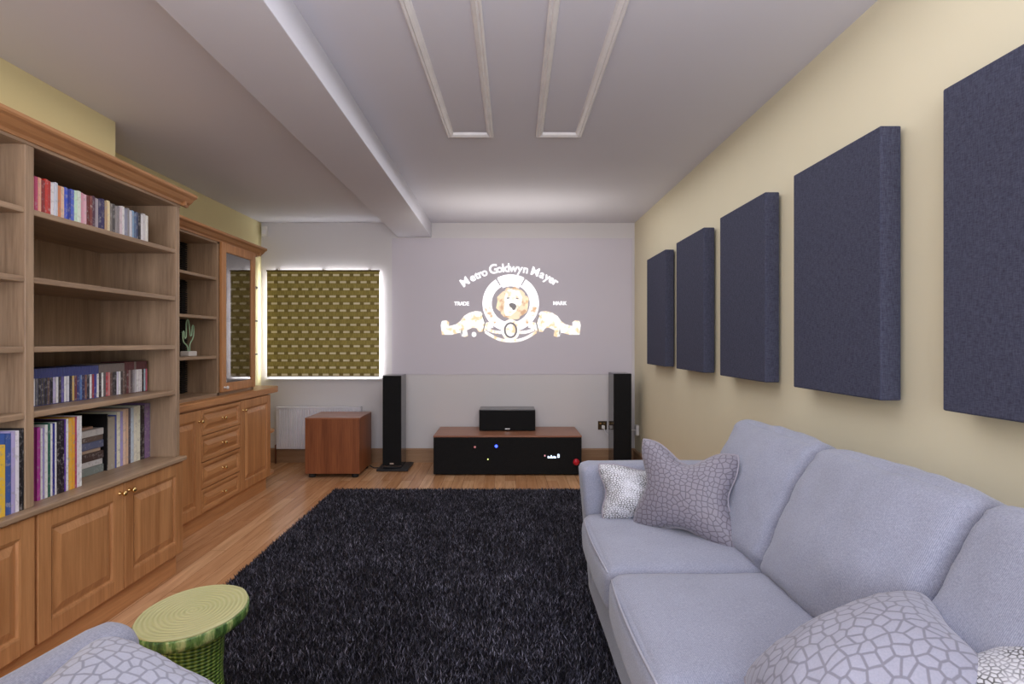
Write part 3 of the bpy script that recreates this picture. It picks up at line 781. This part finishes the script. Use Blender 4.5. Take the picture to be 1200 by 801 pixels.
# left bay books
L3 = [(-14, -8, 'orange', (200, 120, 50), .26), (-8, -2, 'pale grey', (190, 188, 190), .27), (-2, 6.4, 'yellow', (214, 170, 56), .25), (6.4, 13.0, 'blue illustrated', (52, 78, 138), .285), (13.0, 18.0, 'lilac illustrated', (160, 150, 190), .29), (18.0, 22.6, 'white', (204, 200, 212), .29), (22.6, 26.0, 'black', (24, 22, 26), .295), (26.0, 29.2, 'black glossy', (30, 30, 34), .295)]
vis = [q for q in L3 if q[1] > 0]
for j, (a, c_, cn, c, h) in enumerate(vis):
    h -= .005
    book('large_book', f'{cn} large book, {ORD[j]} from the left in the leftmost bookcase bay', 'book', 'large books in the left bay of the bookcase', -1.713, Yx(a, -1.713), min(Yx(c_, -1.713), 2.026), CT+.0002, h, .24, c)

# ------------------------------------------------------------------ projected picture
PY = YB-.004
def W(px, py): return ((px-592)/116.7, 1.21-(py-400)/116.7)
def L(cx, cy): return W(500+cx/6, 290+cy/6)
x0, z0 = W(459.5, 438.5); x1, z1 = W(741, 279)
scr = thing('projected_picture', 'film studio emblem and lettering projected on the white far wall', 'projection', ((x0+x1)/2, PY, z0))
b = BM(); box(b, x0, x1, PY, YB-.0005, z0, z1); obj('picture_field', b, M['projbg'], scr)
def flat(name, polys, mat, d, parent=scr):
    b = BM()
    for pts in polys:
        prism(b, [L(*p) for p in pts], 'Y', PY-d, PY-d-.0008)
    bmesh.ops.triangulate(b, faces=b.faces[:])
    return obj(name, b, mat, parent)
def arcband(cx, cy, r0, r1, a0, a1, n=40, sx=1, sy=1):
    o = [(cx+sx*r1*math.cos(math.radians(a0+(a1-a0)*i/n)), cy-sy*r1*math.sin(math.radians(a0+(a1-a0)*i/n))) for i in range(n+1)]
    q = [(cx+sx*r0*math.cos(math.radians(a0+(a1-a0)*i/n)), cy-sy*r0*math.sin(math.radians(a0+(a1-a0)*i/n))) for i in range(n+1)]
    return [[o[i], o[i+1], q[i+1], q[i]] for i in range(n)]
RC = (591, 392)
flat('ring', arcband(*RC, 134, 198, -248, 68+0, 90), M['projwhite'], .0010)
flat('ring_cap', arcband(RC[0], RC[1]+2, 122, 205, 63, 117, 24), M['projwhite'], .0022)
flat('ring_shading', arcband(*RC, 146, 186, 188, 232, 16)+arcband(*RC, 146, 186, -52, -8, 16), M['projgold'], .0022)
def ell(cx, cy, rx, ry, n=28, ph=0): return [(cx+rx*math.cos(2*math.pi*i/n+ph), cy+ry*math.sin(2*math.pi*i/n+ph)) for i in range(n)]
mane = [(605+(108+9*math.sin(i*2.3)+6*math.sin(i*5.1))*math.cos(2*math.pi*i/44), 392+(112+8*math.sin(i*1.7))*math.sin(2*math.pi*i/44)) for i in range(44)]
flat('mane', [mane], M['projmane'], .0012)
flat('face', [[(560, 300), (600, 290), (650, 305), (672, 350), (668, 395), (640, 425), (625, 450), (590, 480), (555, 478), (542, 440), (545, 400), (548, 350)]], M['projface'], .0020)
flat('muzzle', [[(578, 396), (598, 388), (622, 396), (632, 412), (622, 436), (606, 440), (598, 424), (584, 414)], [(560, 352), (584, 350), (580, 358), (566, 360)], [(626, 352), (648, 356), (640, 362), (628, 360)]], M['projdark'], .0028)
flat('slit', arcband(*RC, 146, 206, 58, 61.5, 3)+arcband(*RC, 146, 206, 118.5, 122, 3), M['projslit'], .0030)
flat('fold', [[(395, 470), (415, 528), (400, 590), (393, 590), (407, 528), (388, 472)], [(787, 470), (767, 528), (782, 590), (789, 590), (775, 528), (794, 472)], [(246, 560), (252, 600), (246, 622), (242, 596)], [(936, 560), (930, 600), (936, 622), (940, 596)]], M['projdark'], .0040)
RIB = [(395, 470), (380, 450), (345, 446), (300, 458), (262, 482), (238, 516), (205, 540), (156, 552), (158, 524), (140, 512), (108, 516), (100, 545), (108, 612), (176, 612), (238, 596),
       (246, 622), (268, 628), (290, 620), (282, 580), (322, 562), (350, 566), (366, 592), (400, 590), (430, 574), (470, 560), (452, 520), (415, 528)]
mir = lambda P: [(1182-x, y) for x, y in P]
flat('ribbon', [RIB], M['projribbon'], .0030); flat('ribbon', [mir(RIB)], M['projribbon'], .0030)
bd = []
for s in (0, 1):
    for (xa, ya, xb, yb, sag, n) in ((418, 596, 588, 656, 16, 15), (436, 578, 530, 596, 6, 9), (440, 610, 560, 640, 9, 0)):
        for i in range(n):
            t = i/(n-1); x = xa+(xb-xa)*t; y_ = ya+(yb-ya)*t+sag*math.sin(math.pi*t)
            e = ell(x, y_, 8.5, 11.5, 10); bd.append(e if s == 0 else mir(e))
flat('laurel', bd, M['projribbon'], .0042)
flat('medallion', [ell(590, 580, 64, 76)], M['projribbon'], .0046)
flat('medallion_band', [ell(590, 580, 47, 56)], M['projdark'], .0056)
flat('medallion_centre', [ell(590, 580, 34, 43)], M['projribbon'], .0066)
flat('dot', [ell(333, 610, 16, 17)], M['projwhite'], .0010)
# lettering
def glyph_mesh(ch, size, offset=.0):
    cu = bpy.data.curves.new('lettering', 'FONT'); cu.body = ch; cu.size = size; cu.offset = offset; cu.align_x = 'CENTER'; cu.extrude = 0.0002
    to = bpy.data.objects.new('lettering', cu); COL.objects.link(to)
    dg = bpy.context.evaluated_depsgraph_get(); me = bpy.data.meshes.new_from_object(to.evaluated_get(dg))
    wdt = max((v.co.x for v in me.vertices), default=0)-min((v.co.x for v in me.vertices), default=0)
    bpy.data.objects.remove(to); bpy.data.curves.remove(cu)
    return me, wdt
def lettering(name, items, mat, d, parent, yplane=PY):
    """items: (char, x, z, size, angle) with baseline centre in world x,z"""
    b = BM()
    for ch, X, Z, size, ang, off in items:
        me, _ = glyph_mesh(ch, size, off)
        t = bmesh.new(); t.from_mesh(me); bpy.data.meshes.remove(me)
        merge(b, t, 0, Matrix.Translation((X, yplane-d, Z)) @ Matrix.Rotation(-ang, 4, 'Y') @ Matrix.Rotation(math.pi/2, 4, 'X'))
    return obj(name, b, mat, parent)
word = [('M', 283, 1.02), ('e', 333, 1), ('t', 362, 1), ('r', 384, 1), ('o', 413, 1), ('G', 476, 1.15), ('o', 515, 1), ('l', 540, 1.05), ('d', 566, 1.05), ('w', 609, 1), ('y', 654, 1), ('n', 692, 1), ('M', 755, 1.02), ('a', 803, 1), ('y', 838, 1), ('e', 867, 1), ('r', 893, 1)]
R = 545; ccx, ccy = 589, 169+R
items = []
for ch, cx, s in word:
    u = (cx-ccx)/R; a = math.asin(max(-1, min(1, u))); yb = ccy-R*math.cos(a)
    X, Z = L(cx, yb); items.append((ch, X, Z, .112*s, -a, .0024))
lettering('arched_lettering', items, M['projwhite'], .0032, scr)
def row(txt, cx0, cx1, base, size, off=.001):
    n = len(txt); return [(c, *L(cx0+(cx1-cx0)*(i+.5)/n, base), size, 0, off) for i, c in enumerate(txt)]
lettering('small_lettering', row('TRADE', 194, 300, 406, .052, .0012), M['projwhite'], .0018, scr)
lettering('small_lettering', row('MARK', 890, 984, 403, .052, .0012), M['projwhite'], .0018, scr)

# ------------------------------------------------------------------ hi-fi
# subwoofer
sx0, sx1, sy0, sy1, sz0, sz1 = -1.775, -1.292, 5.045, 5.50, .038, .534
t = thing('subwoofer', 'cherry wood cube subwoofer on the floor in front of the radiator', 'speaker', ((sx0+sx1)/2, (sy0+sy1)/2, 0))
b = BM(); box(b, sx0, sx1, sy0, sy1, sz0, sz1-.012, .004); obj('cabinet', b, M['cherry'], t)
b = BM(); box(b, sx0-.001, sx1+.001, sy0-.001, sy1, sz1-.012, sz1, .003); obj('top_panel', b, M['cherrytop'], t)
for x in (sx0+.05, sx1-.05):
    for y in (sy0+.05, sy1-.05):
        b = BM(); lathe(b, [(.026, 0), (.032, .008), (.03, .038)], (x, y, 0)); obj('foot', b, M['dark'], t, True)
def tower(label, x0, x1, y0, y1, zt, bx0, bx1, by0, by1):
    t = thing('tower_speaker', label, 'speaker', ((x0+x1)/2, (y0+y1)/2, 0), 0, 'black floor-standing tower speakers')
    b = BM(); box(b, bx0, bx1, by0, by1, .004, .022, .003); obj('base_plate', b, M['black'], t)
    for x in (bx0+.02, bx1-.02):
        for y in (by0+.02, by1-.02):
            b = BM(); lathe(b, [(.004, 0), (.009, .004), (.009, .006)], (x, y, 0), n=10); obj('spike', b, M['chrome'], t, True)
    b = BM(); box(b, x0, x1, y0+.012, y1, .022, zt, .004); obj('cabinet', b, M['gloss'], t)
    b = BM(); box(b, x0+.002, x1-.002, y0, y0+.012, .05, zt-.004, .003); obj('grille', b, M['grille'], t)
    b = BM(); cx = (x0+x1)/2; box(b, cx-.018, cx+.018, y0-.002, y0, .062, .074, .001); obj('badge', b, M['chrome'], t)
tower('black tower speaker left of the low media unit, beside the cherry subwoofer', -1.15, -.975, 5.33, 5.60, .893, -1.198, -.905, 5.29, 5.63)
tower('black tower speaker in the right corner behind the sofa arm', 1.017, 1.185, 5.33, 5.60, .91, .97, 1.235, 5.29, 5.63)
# media unit
mx0, mx1, my0, my1 = -.650, .693, 5.14, 5.69
t = thing('media_unit', 'long low media unit with walnut top and black cloth front', 'tv stand', ((mx0+mx1)/2, (my0+my1)/2, 0))
b = BM(); box(b, mx0, mx1, my0+.003, my1, .345, .360, .002); obj('top_board', b, M['walnut'], t)
b = BM(); box(b, mx0, mx1, my0+.022, my1, .014, .345, .002); obj('carcass', b, M['black'], t)
b = BM(); box(b, mx0+.002, mx1-.002, my0, my0+.022, .012, .343, .006); obj('cloth_front', b, M['grille'], t)
b = BM()
for x in (mx0+.06, mx1-.06): box(b, x-.03, x+.03, my0+.06, my0+.1, 0, .014); box(b, x-.03, x+.03, my1-.1, my1-.06, 0, .014)
obj('foot_strip', b, M['dark'], t)
def mp(px, py): s = 667/my0; return ((px-592)/s, H-(py-400)/s)
def led(px, py, r, col, st, name='indicator_light'):
    x, z = mp(px, py); b = BM(); lathe(b, [(r, 0), (r, .002), (r*.6, .003)], (x, my0-.003, z), 'Y', 12); return obj(name, b, emis('led_glow', col, st), t)
led(556.5, 523.5, .010, srgb(150, 40, 50), .9); led(581.5, 522.5, .013, srgb(30, 70, 255), 3.5); led(571.8, 537.8, .0065, srgb(210, 230, 120), 1.6)
items = [(c, *mp(px, 537), .06, 0, .001) for c, px in (('a', 643), ('d', 647.6), ('a', 652), ('8', 654+.5))]
b = BM()
for px, hh in ((642.5, 2.2), (644.2, 1.6), (646, 3), (647.6, 1.6), (649.4, 2.2), (651, 1.6)):
    x, z = mp(px, 536.5); box(b, x-.005, x+.005, my0-.002, my0, z, z+hh*.0085)
for dx, dz_, w_, h_ in ((0, 0, .014, .004), (0, .014, .014, .004), (0, .028, .014, .004), (-.007, .007, .004, .018), (.007, .007, .004, .018), (-.007, .02, .004, .012), (.007, .02, .004, .012)):
    x, z = mp(654.4, 535.6); box(b, x+dx-w_/2, x+dx+w_/2, my0-.002, my0, z+dz_-h_/2, z+dz_+h_/2)
obj('display_digits', b, emis('display_glow', srgb(205, 225, 255), 2.2), t)
x, z = mp(638.5, 534); b = BM(); box(b, x-.005, x+.005, my0-.002, my0, z-.004, z+.01); obj('indicator_light', b, emis('led_pink', srgb(230, 150, 160), .9), t)
# red tag at the right end of the unit
x, z = mp(675.5, 540.5)
b = BM(); lathe(b, [(.012, -.02), (.026, -.012), (.03, 0), (.026, .012), (.012, .02)], (x-.004, my0-.02, z), 'Y', 16)
tag(obj('red_knob', b, plain('red_plastic', srgb(190, 24, 44), .35), origin=(x-.004, my0-.02, z), smooth=True), 'small round red knob at the right end of the media unit', 'knob')
# centre speaker
t = thing('centre_speaker', 'black centre speaker standing on the media unit', 'speaker', (.02, 5.52, .36))
b = BM(); box(b, -.248, .288, 5.42, 5.69, .366, .563, .005); obj('cabinet', b, M['gloss'], t)
b = BM(); box(b, -.246, .286, 5.405, 5.42, .368, .553, .003); obj('grille', b, M['grille'], t)
b = BM(); box(b, .0, .045, 5.403, 5.405, .378, .386); obj('badge', b, M['chrome'], t)
for x in (-.2, .24):
    b = BM(); box(b, x-.02, x+.02, 5.44, 5.66, .360, .366); obj('foot', b, M['dark'], t)
# sockets
def socket(x, label, z=.37):
    t = thing('wall_socket', label, 'socket', (x, YB, z-.04))
    b = BM(); box(b, x-.044, x+.044, YB-.009, YB, z-.043, z+.043, .003); obj('plate', b, plain('antique_brass_plate', srgb(74, 60, 40), .35, .6), t)
    b = BM(); box(b, x-.03, x-.012, YB-.013, YB-.009, z+.012, z+.028, .001); box(b, x+.012, x+.03, YB-.013, YB-.009, z+.012, z+.028, .001); obj('rocker_switch', b, M['brass'], t)
    return t
socket(.975, 'dark brass double socket with a white plug, left of the right tower speaker')
socket(1.085, 'dark brass socket half hidden behind the right tower speaker')
b = BM(); box(b, .965, .995, YB-.045, YB-.013, .34, .372, .005)
tube(b, [(.985, YB-.04, .345), (1.0, YB-.05, .30), (1.04, YB-.06, .27), (1.10, YB-.05, .26), (1.16, YB-.04, .22)], .004, 6)
tag(obj('white_plug', b, M['whiteplastic'], origin=(.98, YB-.03, .35)), 'white plug and lead in the socket left of the right tower speaker', 'plug')
b = BM(); box(b, XR-.035, XR-.004, 5.50, 5.57, .30, .40, .006); box(b, XR-.08, XR-.035, 5.52, 5.54, .345, .355, .003)
tag(obj('power_adapter', b, M['whiteplastic'], origin=(XR, 5.53, .3)), 'white power adapter on the right wall beside the tower speaker', 'adapter')
b = BM(); tube(b, [(-1.29, 5.42, .03), (-1.25, 5.42, .008), (-1.2, 5.44, .006), (-1.15, 5.50, .006), (-1.10, 5.58, .006), (-1.06, 5.64, .02), (-1.05, 5.68, .03)], .005, 6)
tag(obj('speaker_cable', b, M['black'], origin=(-1.2, 5.45, 0), smooth=True), 'black cable on the floor between subwoofer and left tower speaker', 'cable')

# ------------------------------------------------------------------ acoustic panels
AP = [(4.34, 4.90), (3.50, 4.06), (2.672, 3.235), (1.850, 2.410), (1.025, 1.588)]
PL = ['furthest of the five, beside the far corner', 'second from the far wall', 'middle one of the five', 'second nearest the camera, over the sofa back', 'nearest the camera, cut off by the right edge']
for (y0, y1), l in zip(AP, PL):
    t = thing('acoustic_panel', 'navy fabric wall panel, '+l, 'wall panel', (XR-.04, (y0+y1)/2, 1.018), 0, 'fabric acoustic panels on the right wall')
    b = BM(); box(b, XR-.080, XR-.012, y0, y1, 1.018, 1.912, .005); obj('fabric_cover', b, M['panel'], t)
    b = BM(); box(b, XR-.012, XR, y0+.06, y1-.06, 1.08, 1.85); obj('wall_batten', b, M['black'], t)

# ------------------------------------------------------------------ rug
RX0_, RX1_, RY0, RY1 = -1.37, .72, 1.30, 4.585
b = BM(); box(b, RX0_, RX1_, RY0, RY1, 0, .012, .004)
rug = tag(obj('shag_rug', b, M['rugbase'], origin=((RX0_+RX1_)/2, (RY0+RY1)/2, 0)), 'large charcoal shag pile rug on the oak floor', 'rug')
def pile():
    rng = np.random.default_rng(3)
    N = 330000
    # more tufts where they are near
    x = rng.uniform(RX0_, RX1_, N); y = RY0+(RY1-RY0)*rng.uniform(0, 1, N)**1.15
    ok = ~((x > .46) & (y < 2.4)); x, y = x[ok], y[ok]; N = len(x)
    h = rng.uniform(.022, .040, N); a = rng.uniform(0, 2*np.pi, N); wd = rng.uniform(.0009, .0019, N)*(1+.12*y)
    la = rng.uniform(0, 2*np.pi, N); ln = rng.uniform(.003, .022, N)
    dx, dy = np.cos(a)*wd, np.sin(a)*wd; lx, ly = np.cos(la)*ln, np.sin(la)*ln
    V = np.zeros((N, 5, 3), np.float32)
    V[:, 0] = np.stack([x-dx, y-dy, np.full(N, .008)], 1); V[:, 1] = np.stack([x+dx, y+dy, np.full(N, .008)], 1)
    V[:, 2] = np.stack([x+dx+lx*.4, y+dy+ly*.4, h*.62], 1); V[:, 3] = np.stack([x-dx+lx*.4, y-dy+ly*.4, h*.62], 1)
    V[:, 4] = np.stack([x+lx, y+ly, h], 1)
    V -= np.array([(RX0_+RX1_)/2, (RY0+RY1)/2, 0], np.float32)
    me = bpy.data.meshes.new('pile'); me.vertices.add(N*5); me.vertices.foreach_set('co', V.ravel())
    base = (np.arange(N)*5)[:, None]
    idx = (base+np.array([0, 1, 2, 3, 3, 2, 4])[None]).astype(np.int32)
    me.loops.add(N*7); me.loops.foreach_set('vertex_index', idx.ravel())
    me.polygons.add(N*2)
    ls = (np.arange(N)*7)[:, None]+np.array([0, 4])[None]
    me.polygons.foreach_set('loop_start', ls.astype(np.int32).ravel())
    me.update(calc_edges=True); me.validate()
    me.materials.append(M['rug'])
    tv = np.repeat(rng.uniform(0, 1, len(x)).astype(np.float32), 5)
    at = me.attributes.new('tuft', 'FLOAT', 'POINT'); at.data.foreach_set('value', tv)
    o = bpy.data.objects.new('pile', me); COL.objects.link(o); o.parent = rug; o['kind'] = 'stuff'
pile()

# ------------------------------------------------------------------ sofa
SY0, SY1 = .44, 2.68
sofa = thing('sofa', 'long pale grey fabric three-seat sofa against the right wall', 'sofa', (.85, 1.56, 0))
T = Matrix.Translation
bm = xf(softbox(.452, (SY1-SY0)/2-.01, .125, .03, (0, 0, 0), 16, .001), T((.838, (SY0+SY1)/2, .175))); obj('base_frame', bm, M['sofa'], sofa, True)
def lean(q):   # arm front slopes outward to the top
    f = max(0, -q[0])/.45; return Vector((q[0]-.055*f*(q[2]+.3)/.6*1.0, q[1], q[2]))
for yc in (SY1-.08, SY0+.08):
    bm = xf(softbox(.44, .08, .303, .04, (.0, .006, .004), 14, .002, 3, lean), T((.83, yc, .355))); obj('arm', bm, M['sofa'], sofa, True)
bm = xf(softbox(.10, (SY1-SY0)/2-.01, .32, .05, (0, 0, 0), 16, .002), T((1.175, (SY0+SY1)/2, .37))); obj('back_frame', bm, M['sofa'], sofa, True)
cw = (SY1-SY0-.32)/3
for i in range(3):
    yc = SY0+.16+cw*(i+.5)
    bm = xf(softbox(.335, cw/2-.001, .085, .045, (.012, .0, .018), 16, .003, i), T((.672, yc, .372)))
    sc_ = obj('seat_cushion', bm, M['sofa'], sofa, True)
    b = BM(); pp = []
    zz = .442
    for s in np.linspace(-1, 1, 17): pp.append((.345-.012*(1-s*s), yc+s*(cw/2-.03), .435+.004*(1-s*s)))
    tube(b, pp, .004, 6); obj('piping', b, M['sofapiping'], sc_, True)
    la = math.radians(27)
    bm = softbox(.105, cw/2+.004, .240, .055, (.045, .0, .022), 34, .010, 5+i)
    bm = xf(bm, T((1.015, yc, .622)) @ Matrix.Rotation(la, 4, 'Y'))
    obj('back_cushion', bm, M['sofa'], sofa, True)
for x in (.47, 1.18):
    for y in (SY0+.06, SY1-.06):
        b = BM(); lathe(b, [(.018, 0), (.025, .055)], (x, y, 0), n=14); obj('foot', b, M['dark'], sofa, True)
# scatter cushions
cushion('scatter_cushion', 'silver speckled cushion leaning on the far sofa arm, behind the grey honeycomb cushion',
        [(.400, 2.455, .685), (.80, 2.46, .672), (.82, 2.40, .455), (.410, 2.41, .455)], .07, M['silver'], M['piping'], pinch=.13, chop=.10, seed=4)
cushion('scatter_cushion', 'grey honeycomb cushion with a chopped top, standing in the far corner of the sofa',
        [(.572, 2.37, .81), (.900, 2.185, .775), (.845, 2.04, .445), (.525, 2.345, .455)], .075, M['comb'], M['piping'], pinch=.22, chop=.22, seed=2)
cushion('scatter_cushion', 'large-celled grey honeycomb cushion on the nearer end of the sofa',
        [(.50, 1.20, .50), (.935, 1.265, .645), (.84, .93, .62), (.42, .86, .50)], .115, M['combpale'], M['piping'], pinch=.07, seed=7)
cushion('scatter_cushion', 'silver speckled cushion at the bottom right corner, nearest the camera on the sofa',
        [(.76, 1.03, .60), (1.03, 1.05, .70), (1.03, .62, .70), (.74, .62, .58)], .06, M['silver'], M['piping'], pinch=.08, seed=9)

# ------------------------------------------------------------------ armchair (bottom left)
ang = math.radians(-20)
ch = thing('armchair', 'pale grey ribbed fabric armchair cut off at the bottom left corner', 'armchair', (-.598, .681, 0), ang)
def loc(bm, x, y, z, R_=None):
    m = T((x, y, z)) @ R_ if R_ else T((x, y, z)); return xf(bm, m)
obj('base_frame', loc(softbox(.40, .40, .12, .04, (0, 0, 0), 12, .001), 0, 0, .17), M['sofa'], ch, True, local=True)
for s in (-1, 1):
    obj('arm', loc(softbox(.065, .425, .270, .06, (.0, 0, .006), 16, .002, 2, lambda q: Vector((q[0], q[1], q[2]-(.11*(.42-q[1]) if q[2] > 0 else 0)))), s*.36, .0, .370), M['sofa'], ch, True, local=True)
obj('back_frame', loc(softbox(.42, .08, .36, .06, (0, 0, .01), 14, .002, 1), 0, -.345, .42), M['sofa'], ch, True, local=True)
obj('seat_cushion', loc(softbox(.295, .33, .08, .045, (0, .01, .02), 14, .003, 4), 0, .08, .37), M['sofa'], ch, True, local=True)
obj('back_cushion', loc(softbox(.29, .08, .21, .06, (0, .03, .02), 14, .005, 6), 0, -.19, .64, Matrix.Rotation(math.radians(12), 4, 'X')), M['sofa'], ch, True, local=True)
for x in (-.35, .35):
    for y in (-.35, .35):
        b = BM(); lathe(b, [(.018, 0), (.024, .055)], (x, y, 0), n=12); obj('foot', b, M['dark'], ch, True, local=True)
cushion('scatter_cushion', 'light honeycomb cushion on the armchair in the bottom left corner',
        [(-.825, 1.165, .606), (-.46, 1.03, .535), (-.42, .66, .555), (-.79, .74, .60)], .085, M['comblight'], M['piping'], pinch=.07, seed=12)

# ------------------------------------------------------------------ tree-stump stool
scx, scy = -.885, 1.615
st_ = thing('side_stool', 'green glazed tree-stump stool with ring-patterned top, on the rug corner', 'stool', (scx, scy, .0))
def organic(bm, rx, ry, z0, z1, seed, n=64, rough=.02, flare=0, mi=0):
    rings = []
    for k, (z, m) in enumerate(((z0, .93), (z0+.006, .985), ((z0+z1)/2, 1.0), (z1-.005, 1.0), (z1, .985))):
        ring = []
        for i in range(n):
            a = 2*math.pi*i/n
            w = 1+rough*mnoise.noise(Vector((math.cos(a)*1.6+seed, math.sin(a)*1.6, 0)))*1.8+.010*mnoise.noise(Vector((math.cos(a)*14, math.sin(a)*14, z*60)))
            ring.append(bm.verts.new((scx+rx*m*w*math.cos(a), scy+ry*m*w*math.sin(a), z)))
        rings.append(ring)
    for A_, B2 in zip(rings, rings[1:]):
        for i in range(n):
            f = bm.faces.new((A_[i], A_[(i+1) % n], B2[(i+1) % n], B2[i])); f.smooth = True
    bm.faces.new(rings[0][::-1]); t_ = bm.faces.new(rings[-1]); return t_
b = BM(); tf = organic(b, .142, .172, .410, .445, 3, rough=.03); obj('seat_edge', b, M['bark'], st_)
b = BM(); organic(b, .138, .168, .4452, .4485, 3, rough=.03); obj('seat_top', b, M['stooltop'], st_)
b = BM(); lathe(b, [(.11, .012), (.115, .02), (.11, .05), (.092, .12), (.08, .20), (.076, .27), (.079, .34), (.084, .39), (.086, .410)], (scx, scy, 0), n=48); obj('stem', b, M['stem'], st_, True)

# ------------------------------------------------------------------ lights
def area(name, loc_, rot, sx, sy, e, col):
    l = bpy.data.lights.new(name, 'AREA'); l.shape = 'RECTANGLE'; l.size = sx; l.size_y = sy; l.energy = e; l.color = col
    o = bpy.data.objects.new(name, l); COL.objects.link(o); o.location = loc_; o.rotation_euler = rot; return o
area('daylight_from_behind', (-.2, YN+.1, 1.35), (math.radians(90), 0, 0), 2.6, 1.8, 98, (.83, .88, 1.0))
area('window_daylight', ((WX0+WX1)/2, YB+.12, (WZ0+WZ1)/2), (math.radians(-90), 0, 0), WX1-WX0-.05, WZ1-WZ0-.05, 50, (.95, .97, 1.0))
area('ceiling_wash', (.2, 3.2, 2.36), (0, 0, 0), 1.6, 3.6, 22, (.97, .96, 1))
area('left_ceiling_wash', (-1.55, 2.6, 2.37), (0, 0, 0), .5, 3.0, 6, (1, .90, .82))
area('ceiling_bounce_fill', (.1, 4.9, 1.9), (math.radians(180), 0, 0), 1.4, .5, 3.0, (1, .93, .84))  # unseen lamp standing in for picture light bounced onto the far ceiling

area('ceiling_fill_near', (.15, .2, 1.75), (math.radians(180), 0, 0), 1.6, 1.6, 28, (.86, .90, 1.0))  # added fill with no fitting, brightens the ceiling above the camera
wd = bpy.data.worlds.new('World'); S.world = wd; wd.use_nodes = True
bg = wd.node_tree.nodes['Background']; bg.inputs[0].default_value = (.85, .9, 1, 1); bg.inputs[1].default_value = 1.0

cam = bpy.data.cameras.new('Camera'); co = bpy.data.objects.new('Camera', cam); COL.objects.link(co)
co.location = (0, 0, H); co.rotation_euler = (math.radians(90), 0, 0)
cam.sensor_width = 36; cam.lens = 667/1200*36; cam.shift_x = 8/1200; cam.shift_y = -.5/1200; cam.clip_start = .02
S.camera = co
S.view_settings.view_transform = 'Standard'; S.view_settings.look = 'None'; S.view_settings.exposure = .22; S.view_settings.gamma = 1
S.cycles.use_denoising = True
S.cycles.max_bounces = 8; S.cycles.diffuse_bounces = 5
